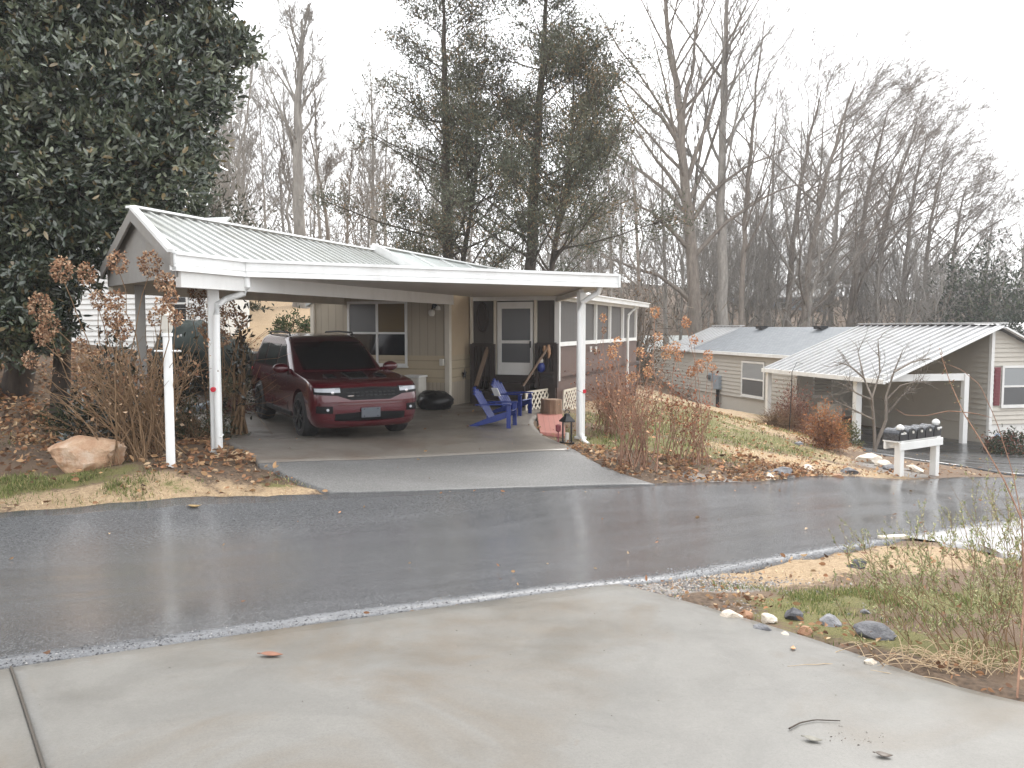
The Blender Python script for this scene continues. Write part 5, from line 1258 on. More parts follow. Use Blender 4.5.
def cards(pos, d, L, Wd, q, fold=.0):
    """diamond leaves: base, side, tip, side"""
    n = len(pos); d = d/(np.linalg.norm(d, axis=1)[:, None] + 1e-9); s = np.cross(d, rdir(q, n)); s /= np.linalg.norm(s, axis=1)[:, None] + 1e-9
    nn = np.cross(d, s); L = np.broadcast_to(L, n)[:, None]; Wd = np.broadcast_to(Wd, n)[:, None]
    lift = nn*L*fold
    v = np.stack([pos, pos + d*L*.45 + s*Wd/2 + lift, pos + d*L, pos + d*L*.45 - s*Wd/2 + lift], 1).reshape(-1, 3)
    return v, np.arange(4*n).reshape(n, 4)
def cols(q, n, palette, p=None, jit=.25):
    pal = np.array(palette); c = pal[q.choice(len(pal), n, p=p)]; return np.clip(c*(1 + jit*q.normal(0, 1, (n, 1))), .004, .95)
def join(*vf):
    vs, fs, b = [], [], 0
    for v, f in vf: vs.append(v); fs.append(f + b); b += len(v)
    return np.concatenate(vs), np.concatenate(fs)
def barkmat(name, a, b, sc_=6):
    t = NT(name); g = t.co('Object', (1, 1, .25)); n = t.noise(sc_, 6, .7, co=g)
    return t.set(Base_Color=t.mix(t.ramp(n, [(.3, 0.), (.7, 1.)]), a, b), Roughness=.9, Specular_IOR_Level=.2, Normal=t.bump(n, .6, .03))
M['bark'] = barkmat('grey_brown_bark', (.125, .105, .088), (.27, .235, .20))
M['palebark'] = barkmat('haze_lightened_bark', (.17, .155, .14), (.36, .335, .30))  # haze over the far trees partly put into this paler bark
M['darkbark'] = barkmat('dark_bark', (.035, .028, .024), (.10, .08, .065))
M['twigred'] = barkmat('red_brown_twigs', (.17, .095, .065), (.40, .24, .165), 14)
M['twigtan'] = barkmat('tan_brown_twigs', (.14, .085, .05), (.33, .22, .13), 14)
M['leaf'] = leafmat('glossy_leaf', None, .27, .95)
M['matte'] = leafmat('matte_leaf', None, .7, .2, .2)
M['frond'] = leafmat('cedar_spray', None, .65, .25, .12)
def tree_thing(name, label, cat, T, Cr, bark, base, group=None, twigmat=None):
    o = thing(name, base, label, cat, group)
    v, f = tubes(T); big('trunk', v, f, bark, o, smooth=True)
    v, f = tubes(Cr); big('crown', v, f, twigmat or bark, o, smooth=False)
    return o
def trunk_px(q, pts, d, wob=.008):
    """trunk through image points at distance d; first is put on the ground"""
    b = atd(pts[0][0], d); b[2] -= .1
    P3 = [b] + [P(x, y, d + (k + 1)*.0) for k, (x, y) in enumerate(pts[1:])]
    n = 5; out = []
    for i in range(len(P3) - 1):
        for u in np.linspace(0, 1, n, endpoint=False): out.append(P3[i]*(1 - u) + P3[i+1]*u)
    out.append(P3[-1]); out = np.array(out)
    k = np.ones(5)/5; sm = out.copy()
    for c in range(3): sm[2:-2, c] = np.convolve(out[:, c], k, 'valid')
    L = np.linalg.norm(out[-1] - out[0]); w = q.normal(0, wob*L*.25, sm.shape); w[0] = 0
    return sm + w

# --- leafless trees that can be told apart
bt = [
 # px points of trunk, distance, radius, limbs, label, extras
 ([(302, 330), (300, 240), (297, 150), (300, 60), (303, 20)], 33, .30, 16, 'tall straight bare tree behind the carport roof with a thick pale trunk', dict(first=.45, lf=.26, ang=(20, 42)), 'palebark'),
 ([(334, 322), (330, 240), (318, 170), (306, 120)], 34, .11, 10, 'thin bare tree leaning left beside the thick pale trunk', dict(first=.4, lf=.3), 'bark'),
 ([(322, 322), (318, 200), (312, 40)], 40, .10, 12, 'slender bare tree just right of the thick pale trunk', dict(first=.35, lf=.25), 'palebark'),
 ([(247, 320), (243, 220), (245, 110)], 38, .11, 13, 'thin grey bare tree between the big evergreen and the thick pale trunk', dict(first=.3, lf=.3), 'palebark'),
 ([(268, 318), (266, 230), (258, 95)], 44, .10, 12, 'bare tree with fine twigs left of the thick pale trunk', dict(first=.3, lf=.3), 'palebark'),
 ([(226, 315), (222, 220), (216, 130)], 40, .10, 12, 'bare tree standing against the edge of the big evergreen', dict(first=.3, lf=.32), 'palebark'),
 ([(372, 320), (374, 220), (371, 70)], 42, .16, 14, 'tall pale bare tree left of the first cedar', dict(first=.35, lf=.24), 'palebark'),
 ([(388, 318), (384, 200), (388, 110)], 46, .11, 12, 'faint bare tree touching the left side of the first cedar', dict(first=.3, lf=.28), 'palebark'),
 ([(350, 322), (346, 230), (352, 150)], 38, .09, 11, 'low bare tree in front of the tall pale bare tree', dict(first=.3, lf=.34), 'bark'),
 ([(697, 345), (693, 262), (686, 200), (680, 110), (668, 40), (660, -60)], 34, .27, 17, 'big bare tree with wide spreading limbs left of the grey roof vents', dict(first=.30, lf=.50, ang=(30, 58), up=.05), 'bark'),
 ([(724, 340), (722, 250), (721, 150), (726, 40), (730, -70)], 38, .26, 17, 'tall bare tree with a straight pale trunk just right of the spreading bare tree', dict(first=.35, lf=.36, ang=(24, 46)), 'palebark'),
 ([(740, 338), (744, 240), (752, 130), (764, 20)], 40, .15, 14, 'slim bare tree leaning right beside the straight pale trunk', dict(first=.3, lf=.40, ang=(24, 48), lean=(.2, 0, 0)), 'bark'),
 ([(666, 340), (664, 230), (660, 120)], 44, .12, 12, 'thin bare tree left of the spreading bare tree', dict(first=.3, lf=.32), 'palebark'),
 ([(640, 335), (638, 230), (630, 140)], 46, .12, 12, 'thin bare tree behind the end of the porch roof', dict(first=.3, lf=.32), 'bark'),
 ([(786, 335), (792, 240), (806, 150), (822, 90)], 46, .19, 15, 'bare tree with the left of two trunks rising behind the roof vents', dict(first=.25, lf=.44, lean=(.35, 0, 0), ang=(22, 48)), 'bark'),
 ([(800, 335), (812, 240), (830, 160), (856, 80)], 44, .20, 16, 'bare tree with the right of two trunks rising behind the roof vents', dict(first=.25, lf=.46, lean=(.4, 0, 0), ang=(22, 48)), 'bark'),
 ([(846, 335), (858, 250), (872, 170), (890, 105)], 48, .19, 16, 'bare tree with arching twigs right of the two trunk pair', dict(first=.22, lf=.48, lean=(.45, 0, 0), ang=(22, 50)), 'bark'),
 ([(872, 335), (880, 250), (896, 180), (918, 120)], 50, .18, 16, 'bare tree over the left end of the white ribbed roof', dict(first=.22, lf=.46, lean=(.45, 0, 0), ang=(22, 50)), 'bark'),
 ([(898, 335), (906, 260), (914, 180), (930, 130)], 52, .16, 15, 'bare tree over the middle of the white ribbed roof, second from the left', dict(first=.22, lf=.44, lean=(.4, 0, 0)), 'bark'),
 ([(922, 335), (926, 260), (934, 200), (944, 160)], 54, .16, 15, 'bare tree over the middle of the white ribbed roof, third from the left', dict(first=.22, lf=.42, lean=(.4, 0, 0)), 'bark'),
 ([(948, 335), (952, 270), (958, 220), (966, 185)], 56, .15, 14, 'short bare tree over the right end of the white ribbed roof', dict(first=.22, lf=.42, lean=(.4, 0, 0)), 'bark'),
 ([(830, 335), (834, 250), (842, 150), (848, 100)], 58, .17, 14, 'faint bare tree behind the arching twigs above the white ribbed roof', dict(first=.25, lf=.38, lean=(.2, 0, 0)), 'palebark'),
 ([(766, 335), (770, 230), (776, 110)], 56, .17, 14, 'tall faint bare tree behind the left roof vent', dict(first=.3, lf=.34, lean=(.15, 0, 0)), 'palebark'),
 ([(612, 330), (610, 220), (606, 130)], 50, .12, 12, 'thin bare tree right of the second cedar', dict(first=.3, lf=.3), 'palebark'),
 ([(982, 335), (986, 270), (994, 210)], 60, .13, 13, 'small faint bare tree beside the rounded dark evergreen', dict(first=.25, lf=.42, lean=(.3, 0, 0)), 'palebark'),
 ([(1020, 335), (1022, 270), (1028, 195)], 58, .14, 13, 'faint bare tree at the right edge above the gable peak', dict(first=.25, lf=.42), 'palebark'),
]
for k, (pts, d, r0, nl, lab, ex, bk_) in enumerate(bt):
    q = np.random.default_rng(100 + k); far_k = 1.0
    if pts[0][0] > 655: d2 = max(54, d*1.32); far_k = d2/d*1.12; d = d2
    tr = trunk_px(q, pts, d)
    near_ = d < 42 or k in (9, 10, 11)
    if 'lean' in ex and pts[0][0] > 780: ex = dict(ex, first=.10, lf=.62, ang=(24, 60), up=.035, lean=(.62, 0, 0)); nl = 19
    T, Cr = bare(q, tr, r0*S*far_k, int(nl*1.35), rr=.40,  nk=(8, 6, 5) if pts[0][0] > 780 else (8, 6, 4) if pts[0][0] > 655 else ((9, 6, 4) if near_ else (9, 5, 4)), lv=3, twig=.008 if near_ else .010, **ex)
    if k == 9:        # its long low limb to the left and the high limbs seen against the sky
        for lp_ in ([(690, 300), (662, 276), (632, 268), (600, 254)], [(690, 250), (664, 222), (640, 205), (612, 186)], [(686, 205), (668, 172), (650, 150), (622, 108)], [(684, 150), (664, 122), (640, 96), (604, 66)], [(690, 225), (712, 190), (742, 168), (790, 148)], [(688, 180), (708, 120), (724, 70), (752, 14)], [(690, 262), (722, 226), (764, 196), (826, 176)], [(682, 120), (694, 60), (700, -20)]):
            pts3 = np.array([P(x, y, d - .3*i) for i, (x, y) in enumerate(lp_)]); u = np.linspace(0, 3, 9) if len(lp_) == 4 else np.linspace(0, 2, 9)
            pp = np.array([np.interp(u, np.arange(len(pts3)), pts3[:, c]) for c in range(3)]).T + q.normal(0, .05, (9, 3))
            Cr.append((pp, np.linspace(.19, .03, 9), 5))
            for c in range(12):
                i = q.integers(2, 8); b_, rd_ = branch(q, pp[i], _n(pp[i] - pp[i-1]) + rdir(q)[0]*.8 + [0, 0, .3], q.uniform(1.5, 4), .04, .009, 6, .12, .08); Cr.append((b_, rd_, 3))
                for e in range(6):
                    i2 = q.integers(1, 5); b2_, r2_ = branch(q, b_[i2], rdir(q)[0] + [0, 0, .5], q.uniform(.6, 1.8), .016, .007, 4, .12, .05); Cr.append((b2_, r2_, 3))
    tree_thing('bare_tree', lab, 'bare tree', T, Cr, M[bk_], tr[0], 'bare winter trees behind the houses')

# --- cedars behind the house
def cedar(pxt, d, top, spread, seed, label, nlimb=74, first=.16, trunk2=None):
    q = np.random.default_rng(seed); tr = trunk_px(q, pxt, d, .006); n = len(tr)
    T = [(tr, .20*np.linspace(1.2, .12, n), 9)]; Cr = []; tips = []; axes = []
    Ht = tr[-1][2] - tr[0][2]
    trs = [tr]
    if trunk2:
        t2 = trunk_px(q, trunk2, d + .4, .006); t2[0] = tr[3]; T.append((t2, .13*np.linspace(1, .12, len(t2)), 7)); trs.append(t2)
    for k in range(nlimb):
        tq = trs[k % len(trs)]; nn_ = len(tq)
        u = first + (1 - first)*(k + q.random())/nlimb; x = u*(nn_ - 1); i = min(int(x), nn_ - 2); p = tq[i] + (tq[i+1] - tq[i])*(x - i)
        az = q.uniform(0, 2*math.pi); prof = 1.12 - .85*u if u > .2 else .95
        L = spread*q.uniform(.55, 1.15)*prof
        el = R(q.uniform(0, 30) + 22*u); pp, rd = branch(q, p, (math.cos(az)*math.cos(el), math.sin(az)*math.cos(el), math.sin(el)), L, .055*(1.1 - u), .008, 8, .09, .05)
        Cr.append((pp, rd, 5))
        if q.random() < .10: continue                       # some limbs have dropped their foliage
        for c in range(int(7 + 2.2*L)):
            j = q.integers(2, 8); a2, r2 = branch(q, pp[min(j, 7)], _n(pp[min(j, 7)] - pp[j-1]) + rdir(q)[0]*.9 + [0, 0, .15], q.uniform(.35, 1.0)*(.6 + L/spread*.5), .015, .005, 4, .15, .03)
            Cr.append((a2, r2, 3)); m = q.integers(2, 5)
            for e in range(m): tips.append(a2[q.integers(1, 4)]); axes.append(_n(a2[-1] - a2[0]))
    tips = np.array(tips); axes = np.array(axes)
    per = 25; N = len(tips)*per
    cl = np.repeat(q.random(len(tips)), per)
    pos = np.repeat(tips, per, axis=0) + q.normal(0, 1, (N, 3))*np.array([.27, .27, .16])
    dr = np.repeat(axes, per, axis=0)*.8 + rdir(q, N)*.9 + np.array([0, 0, .1])
    v, f = cards(pos, dr, q.uniform(.08, .19, N), q.uniform(.022, .044, N), q)
    g1 = np.array([(.094, .100, .066), (.072, .080, .054), (.125, .115, .072), (.20, .135, .072)]); idx = np.where(cl < .40, 0, np.where(cl < .68, 1, np.where(cl < .86, 2, 3)))
    c = np.clip(g1[idx]*(1 + .25*q.normal(0, 1, (N, 1))), .006, .4)
    o = thing('cedar_tree', tr[0], label, 'tree'); tv, tf = tubes(T); big('trunk', tv, tf, M['darkbark'], o, smooth=True); bv, bf = tubes(Cr); big('branches', bv, bf, M['darkbark'], o); big('foliage', v, f, M['frond'], o, cols=c)
    return o
cedar([(450, 330), (448, 250), (446, 140), (444, 40), (443, -12)], 26, -10, 4.9, 11, 'dark feathery cedar, left one of the pair behind the mobile home', trunk2=[(448, 300), (464, 250), (478, 170), (476, 80)])
cedar([(530, 330), (531, 240), (538, 130), (545, 20), (548, -40)], 25, -40, 4.9, 12, 'dark rusty tinged cedar behind the flat porch roof, right of the other cedar', nlimb=88, first=.2, trunk2=[(534, 300), (556, 240), (572, 150), (574, 60)])
# small evergreens by the woods
def bush(name, label, cat, c, r, n, palette, L, Wd, seed, mat='matte', stems=18, stemmat='twigtan', up=.3, p=None, shell=.5, part='foliage', droop=0.0, group=None):
    q = np.random.default_rng(seed); c = np.asarray(c, float); r = np.asarray(r, float)
    k = max(6, n//60); cen = rdir(q, k)*(shell + (1 - shell)*q.random((k, 1))**.5)*r; cen[:, 2] = np.abs(cen[:, 2])*1.0
    ii = q.integers(0, k, n); pos = c + cen[ii]*q.uniform(.7, 1.05, (n, 1)) + q.normal(0, .17, (n, 3))*r
    pos[:, 2] = np.maximum(pos[:, 2], c[2] + .02)
    d = (pos - c)/r*.6 + rdir(q, n) + [0, 0, up - droop]
    v, f = cards(pos, d, q.uniform(.6, 1.3, n)*L, q.uniform(.6, 1.2, n)*Wd, q, .12)
    cc = cols(q, n, palette, p)
    o = thing(name, c, label, cat, group)
    st = []
    for s_ in range(stems):
        e = cen[q.integers(0, k)]; pp = stem_line(q, c + q.normal(0, .06, 3)*[1, 1, 0]*r.max(), c + e, 6, .05); st.append((pp, np.linspace(.016, .005, 6)*max(.6, r.max()), 4))
        for t_ in range(3): b_, rd_ = branch(q, pp[q.integers(2, 5)], e + rdir(q)[0]*r.max(), .45*r.max(), .006, .003, 4, .15, .05); st.append((b_, rd_, 3))
    sv, sf = tubes(st); big('stems', sv, sf, M[stemmat], o); big(part, v, f, M[mat], o, cols=cc)
    return o
GRN = [(.035, .05, .025), (.05, .065, .03), (.025, .035, .02)]
bush('evergreen_tree', 'rounded dark evergreen over the right end of the neighbour carport roof', 'tree', atd(985, 62), (5.2, 4, 8.8), 9000, GRN, .4, .16, 21, 'frond', 14, 'bark')
bush('evergreen_tree', 'narrow very dark conifer at the right edge above the gable peak', 'tree', atd(1008, 50), (1.6, 1.6, 4.6), 5000, [(.02, .032, .02), (.03, .04, .025)], .3, .1, 22, 'frond', 10, 'bark')
bush('evergreen_shrub', 'green bush on the tan hillside seen under the carport roof', 'shrub', atd(292, 26), (.75, .6, .75), 900, [(.05, .075, .03), (.07, .09, .04)], .14, .06, 23)
bush('evergreen_tree', 'dark evergreen at the left of the bare trees beside the big broadleaf evergreen', 'tree', atd(205, 30), (2.6, 2.2, 5.0), 7000, [(.05, .055, .035), (.07, .065, .04)], .26, .09, 24, 'frond', 12, 'bark')
bush('bramble_patch', 'rust red leafy shrub below the distant pale house', 'shrub', atd(712, 46), (2.2, 1.4, 3.2), 1300, [(.24, .10, .06), (.20, .085, .05), (.14, .08, .05)], .16, .09, 25, 'matte', 40, 'bark')
bush('bramble_patch', 'rusty brown shrub behind the middle of the white ribbed roof', 'shrub', atd(940, 50), (2.4, 1.4, 2.6), 1000, [(.26, .11, .06), (.17, .09, .055)], .16, .09, 26, 'matte', 40, 'bark')
bush('bramble_patch', 'tall brown twiggy thicket behind the far end of the porch roof', 'shrub', atd(628, 33), (1.8, 1.4, 4.4), 1600, [(.13, .085, .055), (.17, .105, .06), (.09, .065, .045)], .14, .06, 27, 'matte', 120, 'bark')
bush('bramble_patch', 'brown thicket under the second cedar behind the porch', 'shrub', atd(590, 34), (2.0, 1.4, 4.0), 1500, [(.12, .085, .055), (.10, .08, .05)], .14, .06, 28, 'matte', 120, 'bark')
# --- the far wood
def far_wood():
    q = np.random.default_rng(77); protos = []
    for k in range(6):
        h = q.uniform(12, 16); tr = stem_line(q, (0, 0, 0), (q.normal(0, 1.2), q.normal(0, 1.2), h), 9, .06)
        T, Cr = bare(q, tr, .13, 17, lf=.34, first=.16, nk=(9, 6), lv=2, twig=.013, sides=(5, 3, 3, 3)); protos.append(tubes(T + Cr))
    vs, fs, b = [], [], 0
    spots = [(q.uniform(-45, 62), q.uniform(52, 100)) for _ in range(85)] + [(q.uniform(18, 62), q.uniform(62, 100)) for _ in range(75)] + [(q.uniform(-30, -4), q.uniform(40, 60)) for _ in range(26)] + [(q.uniform(2, 50), q.uniform(58, 75)) for _ in range(75)]
    for x, y in spots:
        v, f = protos[q.integers(6)]; a = q.uniform(0, 6.28); s = q.uniform(.65, 1.1); y *= S; x *= S
        if x/y > .30: s *= max(.55, 1.0 - (x/y - .30)*1.4)
        c, n_ = math.cos(a), math.sin(a); w = np.c_[v[:, 0]*c - v[:, 1]*n_, v[:, 0]*n_ + v[:, 1]*c, v[:, 2]]*s + [x, y, H(x, y) - .3]
        vs.append(w); fs.append(f + b); b += len(v)
    o = big('far_woods', np.concatenate(vs), np.concatenate(fs), M['palebark']); tag(o, 'mass of pale bare trees on the hillside far behind both houses', 'woods', kind='stuff')
    # understorey
    n = 70000; xy = np.c_[q.uniform(-50, 70, n), q.uniform(50, 104, n)]*S; z = Hs(xy); hh = q.random(n)**2*5.5
    xy[:16000, 1] = q.uniform(92, 106, 16000)*S; z = Hs(xy); hh[:16000] *= 1.5; cl = vnoise(xy, 3.0, 5); keep = cl > .45; pos = np.c_[xy, z + hh][keep]; m = len(pos)
    v, f = cards(pos, rdir(q, m) + [0, 0, .9], q.uniform(.5, 1.6, m), q.uniform(.03, .10, m), q)
    o = big('undergrowth', v, f, M['matte'], cols=cols(q, m, [(.15, .125, .10), (.19, .15, .115), (.11, .095, .08), (.13, .125, .095)])); tag(o, 'brown winter undergrowth below the far bare trees', 'undergrowth', kind='stuff')
far_wood()

# --- the great broadleaf evergreen, upper left
def magnolia():
    q = np.random.default_rng(5)
    lob = [(20, 40, 13, 1.5), (80, 30, 13.5, 1.5), (140, 20, 13.6, 1.35), (185, 40, 13.6, .9), (212, 38, 13.4, .5), (236, 44, 13.2, .34), (30, 120, 12.6, 1.4), (90, 110, 12.6, 1.4), (150, 95, 12.8, 1.15), (185, 105, 13, .7), (20, 200, 12.4, 1.3), (80, 190, 12.3, 1.3), (135, 165, 12.4, 1.05), (170, 190, 13, .75), (110, 215, 12.6, .75), (70, 225, 12.4, .75), (10, 280, 12.2, 1.05), (40, 262, 12.2, .9), (15, 330, 12.2, .8), (42, 318, 12.4, .5), (190, 150, 13.4, .55), (205, 85, 13.4, .5), (-60, 60, 13, 1.8), (-60, 200, 12.5, 1.6), (-50, 310, 12.3, 1.2), (60, -50, 13.4, 1.7), (150, -50, 13.6, 1.4), (200, -20, 13.6, .7), (160, 225, 13.4, .35), (184, 212, 13.6, .3)]
    base = atd(18, 13.6); o = thing('evergreen_tree', base, 'huge dark glossy broadleaf evergreen filling the upper left', 'tree')
    T = []; tr = stem_line(q, base - [0, 0, .1], P(60, -40, 13.5), 12, .02); T.append((tr, np.linspace(.26, .05, 12), 9)); Cr = []; pos = []; dd = []; cc = []
    T.append((stem_line(q, atd(58, 13.2), P(70, 240, 13.2), 6, .01), np.linspace(.17, .10, 6), 8))
    for x, y, d, r in lob:
        c = P(x, y, d); r *= S
        i = int(np.argmin(np.linalg.norm(tr - (c - [0, 0, .8]), axis=1))); L = stem_line(q, tr[i], c, 8, .03); Cr.append((L, np.linspace(.07, .02, 8), 5))
        ncl = int(64*r*r) + 9; u = rdir(q, ncl); cen = c + u*r*(q.random((ncl, 1))**.38)*[1, .8, .9]
        for k in range(0, ncl, 2): Cr.append((stem_line(q, L[q.integers(3, 8)], cen[k], 5, .04), np.linspace(.018, .006, 5), 3))
        m = 30; ax = u*.7 + rdir(q, ncl)*.5 + [0, 0, .25]; tone = q.random(ncl)
        for k in range(ncl):
            pos.append(cen[k] + q.normal(0, .085, (m, 3))); dd.append(ax[k] + rdir(q, m)*1.05)
            pal = [(.034, .048, .030), (.062, .080, .046), (.10, .115, .066)][int(tone[k]*3)]
            c_ = np.clip(np.array(pal)*(1 + .3*q.normal(0, 1, (m, 1))), .005, .3); br = q.random(m) < .05; c_[br] = (.20, .15, .07); hl_ = q.random(m) < .10; c_[hl_] = (.13, .15, .105); cc.append(c_)  # some leaves coloured paler as painted sky highlights
    pos = np.concatenate(pos); dd = np.concatenate(dd); cc = np.concatenate(cc); n = len(pos)
    v, f = leaf6(pos, dd, q.uniform(.085, .18, n), q.uniform(.04, .068, n), q, .10); cc = np.repeat(cc, 2, axis=0)
    tv, tf = tubes(T); big('trunk', tv, tf, M['darkbark'], o, smooth=True); bv, bf = tubes(Cr); big('branches', bv, bf, M['darkbark'], o); big('foliage', v, f, M['leaf'], o, cols=cc)
magnolia()

# --- shrubs with dried flower heads
HEAD = [(.40, .25, .15), (.31, .17, .10), (.52, .37, .25), (.19, .10, .06)]
def hydrangea(label, base, heads, d0, nst, seed, spread, ht, pal, hr=(.10, .16), stemmat='twigtan', bits=0, bitpal=HEAD, thick=.009, lean=(0, 0), group='shrubs with dried brown flower heads'):
    q = np.random.default_rng(seed); o = thing('hydrangea_shrub', base, label, 'shrub', group); st = []
    tips = []
    for x, y, dd, r in heads:
        c = P(x, y, dd); tips.append(c); b = base + q.normal(0, 1, 3)*[.22, .18, 0]
        L = stem_line(q, b, c - [0, 0, r*.6], 10, .03, (q.normal(0, .08), q.normal(0, .08), 0)); st.append((L, np.linspace(thick*1.2, thick*.45, 10), 5))
        r = r*.82; n = int(300*(r/.13)**2); u = rdir(q, n)*q.uniform(.55, 1.0, (n, 1)); pos = c + u*r*[1, 1, 1.25]
        v, f = cards(pos, u + rdir(q, n)*.7, q.uniform(.022, .045, n), q.uniform(.02, .038, n), q, .2)
        big('dried_blossoms', v, f, M['matte'], o, cols=cols(q, n, pal))
    for k in range(nst):
        b = base + q.normal(0, 1, 3)*[.24, .2, 0]; a = q.uniform(0, 6.28); s = spread*q.random()**.6; e = base + np.array([math.cos(a)*s + lean[0]*q.random(), math.sin(a)*s*.7 + lean[1], ht*q.uniform(.45, 1.0)])
        L = stem_line(q, b, e, 9, .045, (q.normal(0, .1), q.normal(0, .1), .1*ht)); st.append((L, np.linspace(thick, thick*.35, 9), 4)); tips.append(L[-1])
        for c in range(5): bb, rd = branch(q, L[q.integers(2, 8)], _n(L[-1] - L[0]) + rdir(q)[0]*.8, q.uniform(.15, .45)*min(1.4, ht), thick*.5, thick*.22, 5, .14, .04); st.append((bb, rd, 3)); tips.append(bb[-1])
    v, f = tubes(st); big('stems', v, f, M[stemmat], o)
    if bits:
        tp = np.array(tips); n = bits; pos = tp[q.integers(0, len(tp), n)] + q.normal(0, .07, (n, 3)); v, f = cards(pos, rdir(q, n) - [0, 0, .3], q.uniform(.03, .08, n), q.uniform(.02, .05, n), q, .2)
        big('dry_leaves', v, f, M['matte'], o, cols=cols(q, n, bitpal))
    return o
hb = onG(148, 458, -1.63)
hydrangea('large shrub of brown stems with dried flower heads left of the lamp post', hb,
 [(62, 270, 9.6, .16), (87, 274, 9.7, .14), (118, 262, 9.8, .15), (116, 300, 9.7, .13), (114, 316, 9.6, .16), (122, 328, 9.6, .15), (150, 264, 9.8, .17), (165, 283, 9.7, .14), (40, 306, 9.4, .16), (50, 326, 9.4, .14), (42, 336, 9.4, .12), (154, 318, 9.7, .10), (168, 312, 9.7, .10), (80, 346, 9.4, .10), (98, 300, 9.7, .12), (30, 360, 9.4, .10), (162, 306, 9.2, .11), (176, 318, 9.2, .10), (172, 298, 9.3, .09)], 10, 70, 41, 1.15, 1.5, HEAD, bits=500, lean=(-.5, 0), thick=.010)
hb2 = onG(200, 440, -1.6) + [0, 1.0, 0]; hb2[2] = H(*hb2[:2])
hydrangea('dried flower heads on stems around the top of the left carport post', hb2, [(198, 292, 11.8, .17), (206, 310, 11.8, .16), (218, 318, 11.8, .15), (228, 308, 11.8, .16), (240, 320, 11.9, .13), (222, 338, 11.8, .14), (204, 330, 11.8, .11), (192, 312, 11.9, .12)], 12, 10, 42, .5, 1.2, HEAD, bits=100)
hb3 = onG(633, 468, -2.12)
hydrangea('red brown hydrangea with pale dried heads just right of the right carport post', hb3, [(655, 312, 13.4, .10), (667, 352, 13.3, .12), (640, 352, 13.3, .09), (612, 352, 13.2, .11), (618, 342, 13.2, .08), (648, 372, 13.2, .10), (632, 378, 13.1, .09), (676, 346, 13.4, .09), (658, 336, 13.4, .08), (603, 318, 13.6, .07)], 13, 30, 43, .75, 1.75, [(.56, .32, .18), (.46, .22, .11), (.64, .42, .25)], stemmat='twigred', bits=330, bitpal=[(.40, .19, .11), (.28, .12, .07), (.48, .28, .16)], thick=.009)
hb4 = onG(684, 464, -2.15)
hydrangea('hydrangea of thin reddish stems on the bank below the electricity meter', hb4, [(686, 322, 13.9, .10), (700, 366, 13.8, .12), (691, 372, 13.8, .10), (708, 356, 13.9, .10), (694, 340, 13.9, .08), (678, 356, 13.7, .10), (713, 368, 13.9, .08)], 14, 24, 44, .55, 1.35, [(.56, .32, .18), (.44, .22, .12)], stemmat='twigred', bits=420, bitpal=[(.36, .16, .09), (.26, .10, .06)], thick=.008)
hb5 = onG(606, 440, -2.0) + [.2, .8, 0]; hb5[2] = H(*hb5[:2])
hydrangea('twiggy brown shrub against the dark boards of the porch', hb5, [(597, 352, 15.6, .07), (604, 330, 15.6, .06)], 15, 80, 45, .75, 1.25, HEAD, stemmat='twigred', bits=500, bitpal=[(.22, .09, .06), (.16, .07, .05), (.30, .16, .10)], thick=.007)
# dark leaved shrubs in the left bed
DK = [(.022, .028, .018), (.035, .035, .022), (.05, .04, .025)]
bush('rhododendron', 'dark leaved shrub behind the dried flower heads in front of the white building', 'shrub', atd(108, 11.2), (.62, .4, 1.75), 1250, DK, .13, .05, 51, 'leaf', 20, 'twigtan', shell=.65)
bush('rhododendron', 'dark leaved shrub just right of the left carport post', 'shrub', atd(237, 13.4), (.42, .4, 1.95), 420, DK, .13, .05, 52, 'leaf', 16, 'twigtan', shell=.8)
bush('rhododendron', 'dark leaved shrub between the lamp post and the shaded rear post', 'shrub', atd(168, 13), (.6, .5, 1.55), 700, DK, .13, .05, 53, 'leaf', 18, shell=.6)
bush('low_shrub', 'low dark green shrub in the leaf bed behind the boulder', 'shrub', atd(92, 12.6), (.9, .6, .55), 1500, [(.03, .045, .022), (.05, .06, .03)], .08, .035, 54)
bush('low_shrub', 'grey green twiggy shrub low beside the left carport post', 'shrub', atd(195, 12.6), (.55, .5, .62), 1500, [(.10, .11, .07), (.14, .12, .075), (.06, .07, .045)], .07, .025, 55, stems=60)
bush('low_shrub', 'pale variegated shrub between the left post and the SUV', 'shrub', atd(229, 16.6), (.55, .5, .62), 1300, [(.16, .17, .10), (.22, .21, .14), (.08, .09, .05)], .08, .035, 56)
bush('low_shrub', 'brown twiggy shrub low behind the lamp post', 'shrub', atd(118, 11.4), (.7, .5, .8), 700, [(.17, .10, .055), (.11, .065, .04)], .07, .03, 57, stems=110)
bush('flower_heap', 'low dark red mound of leaves beside the SUV rear wheel', 'plant', atd(238, 16.0), (.38, .35, .3), 700, [(.12, .03, .035), (.10, .06, .05), (.2, .1, .09)], .08, .04, 58)
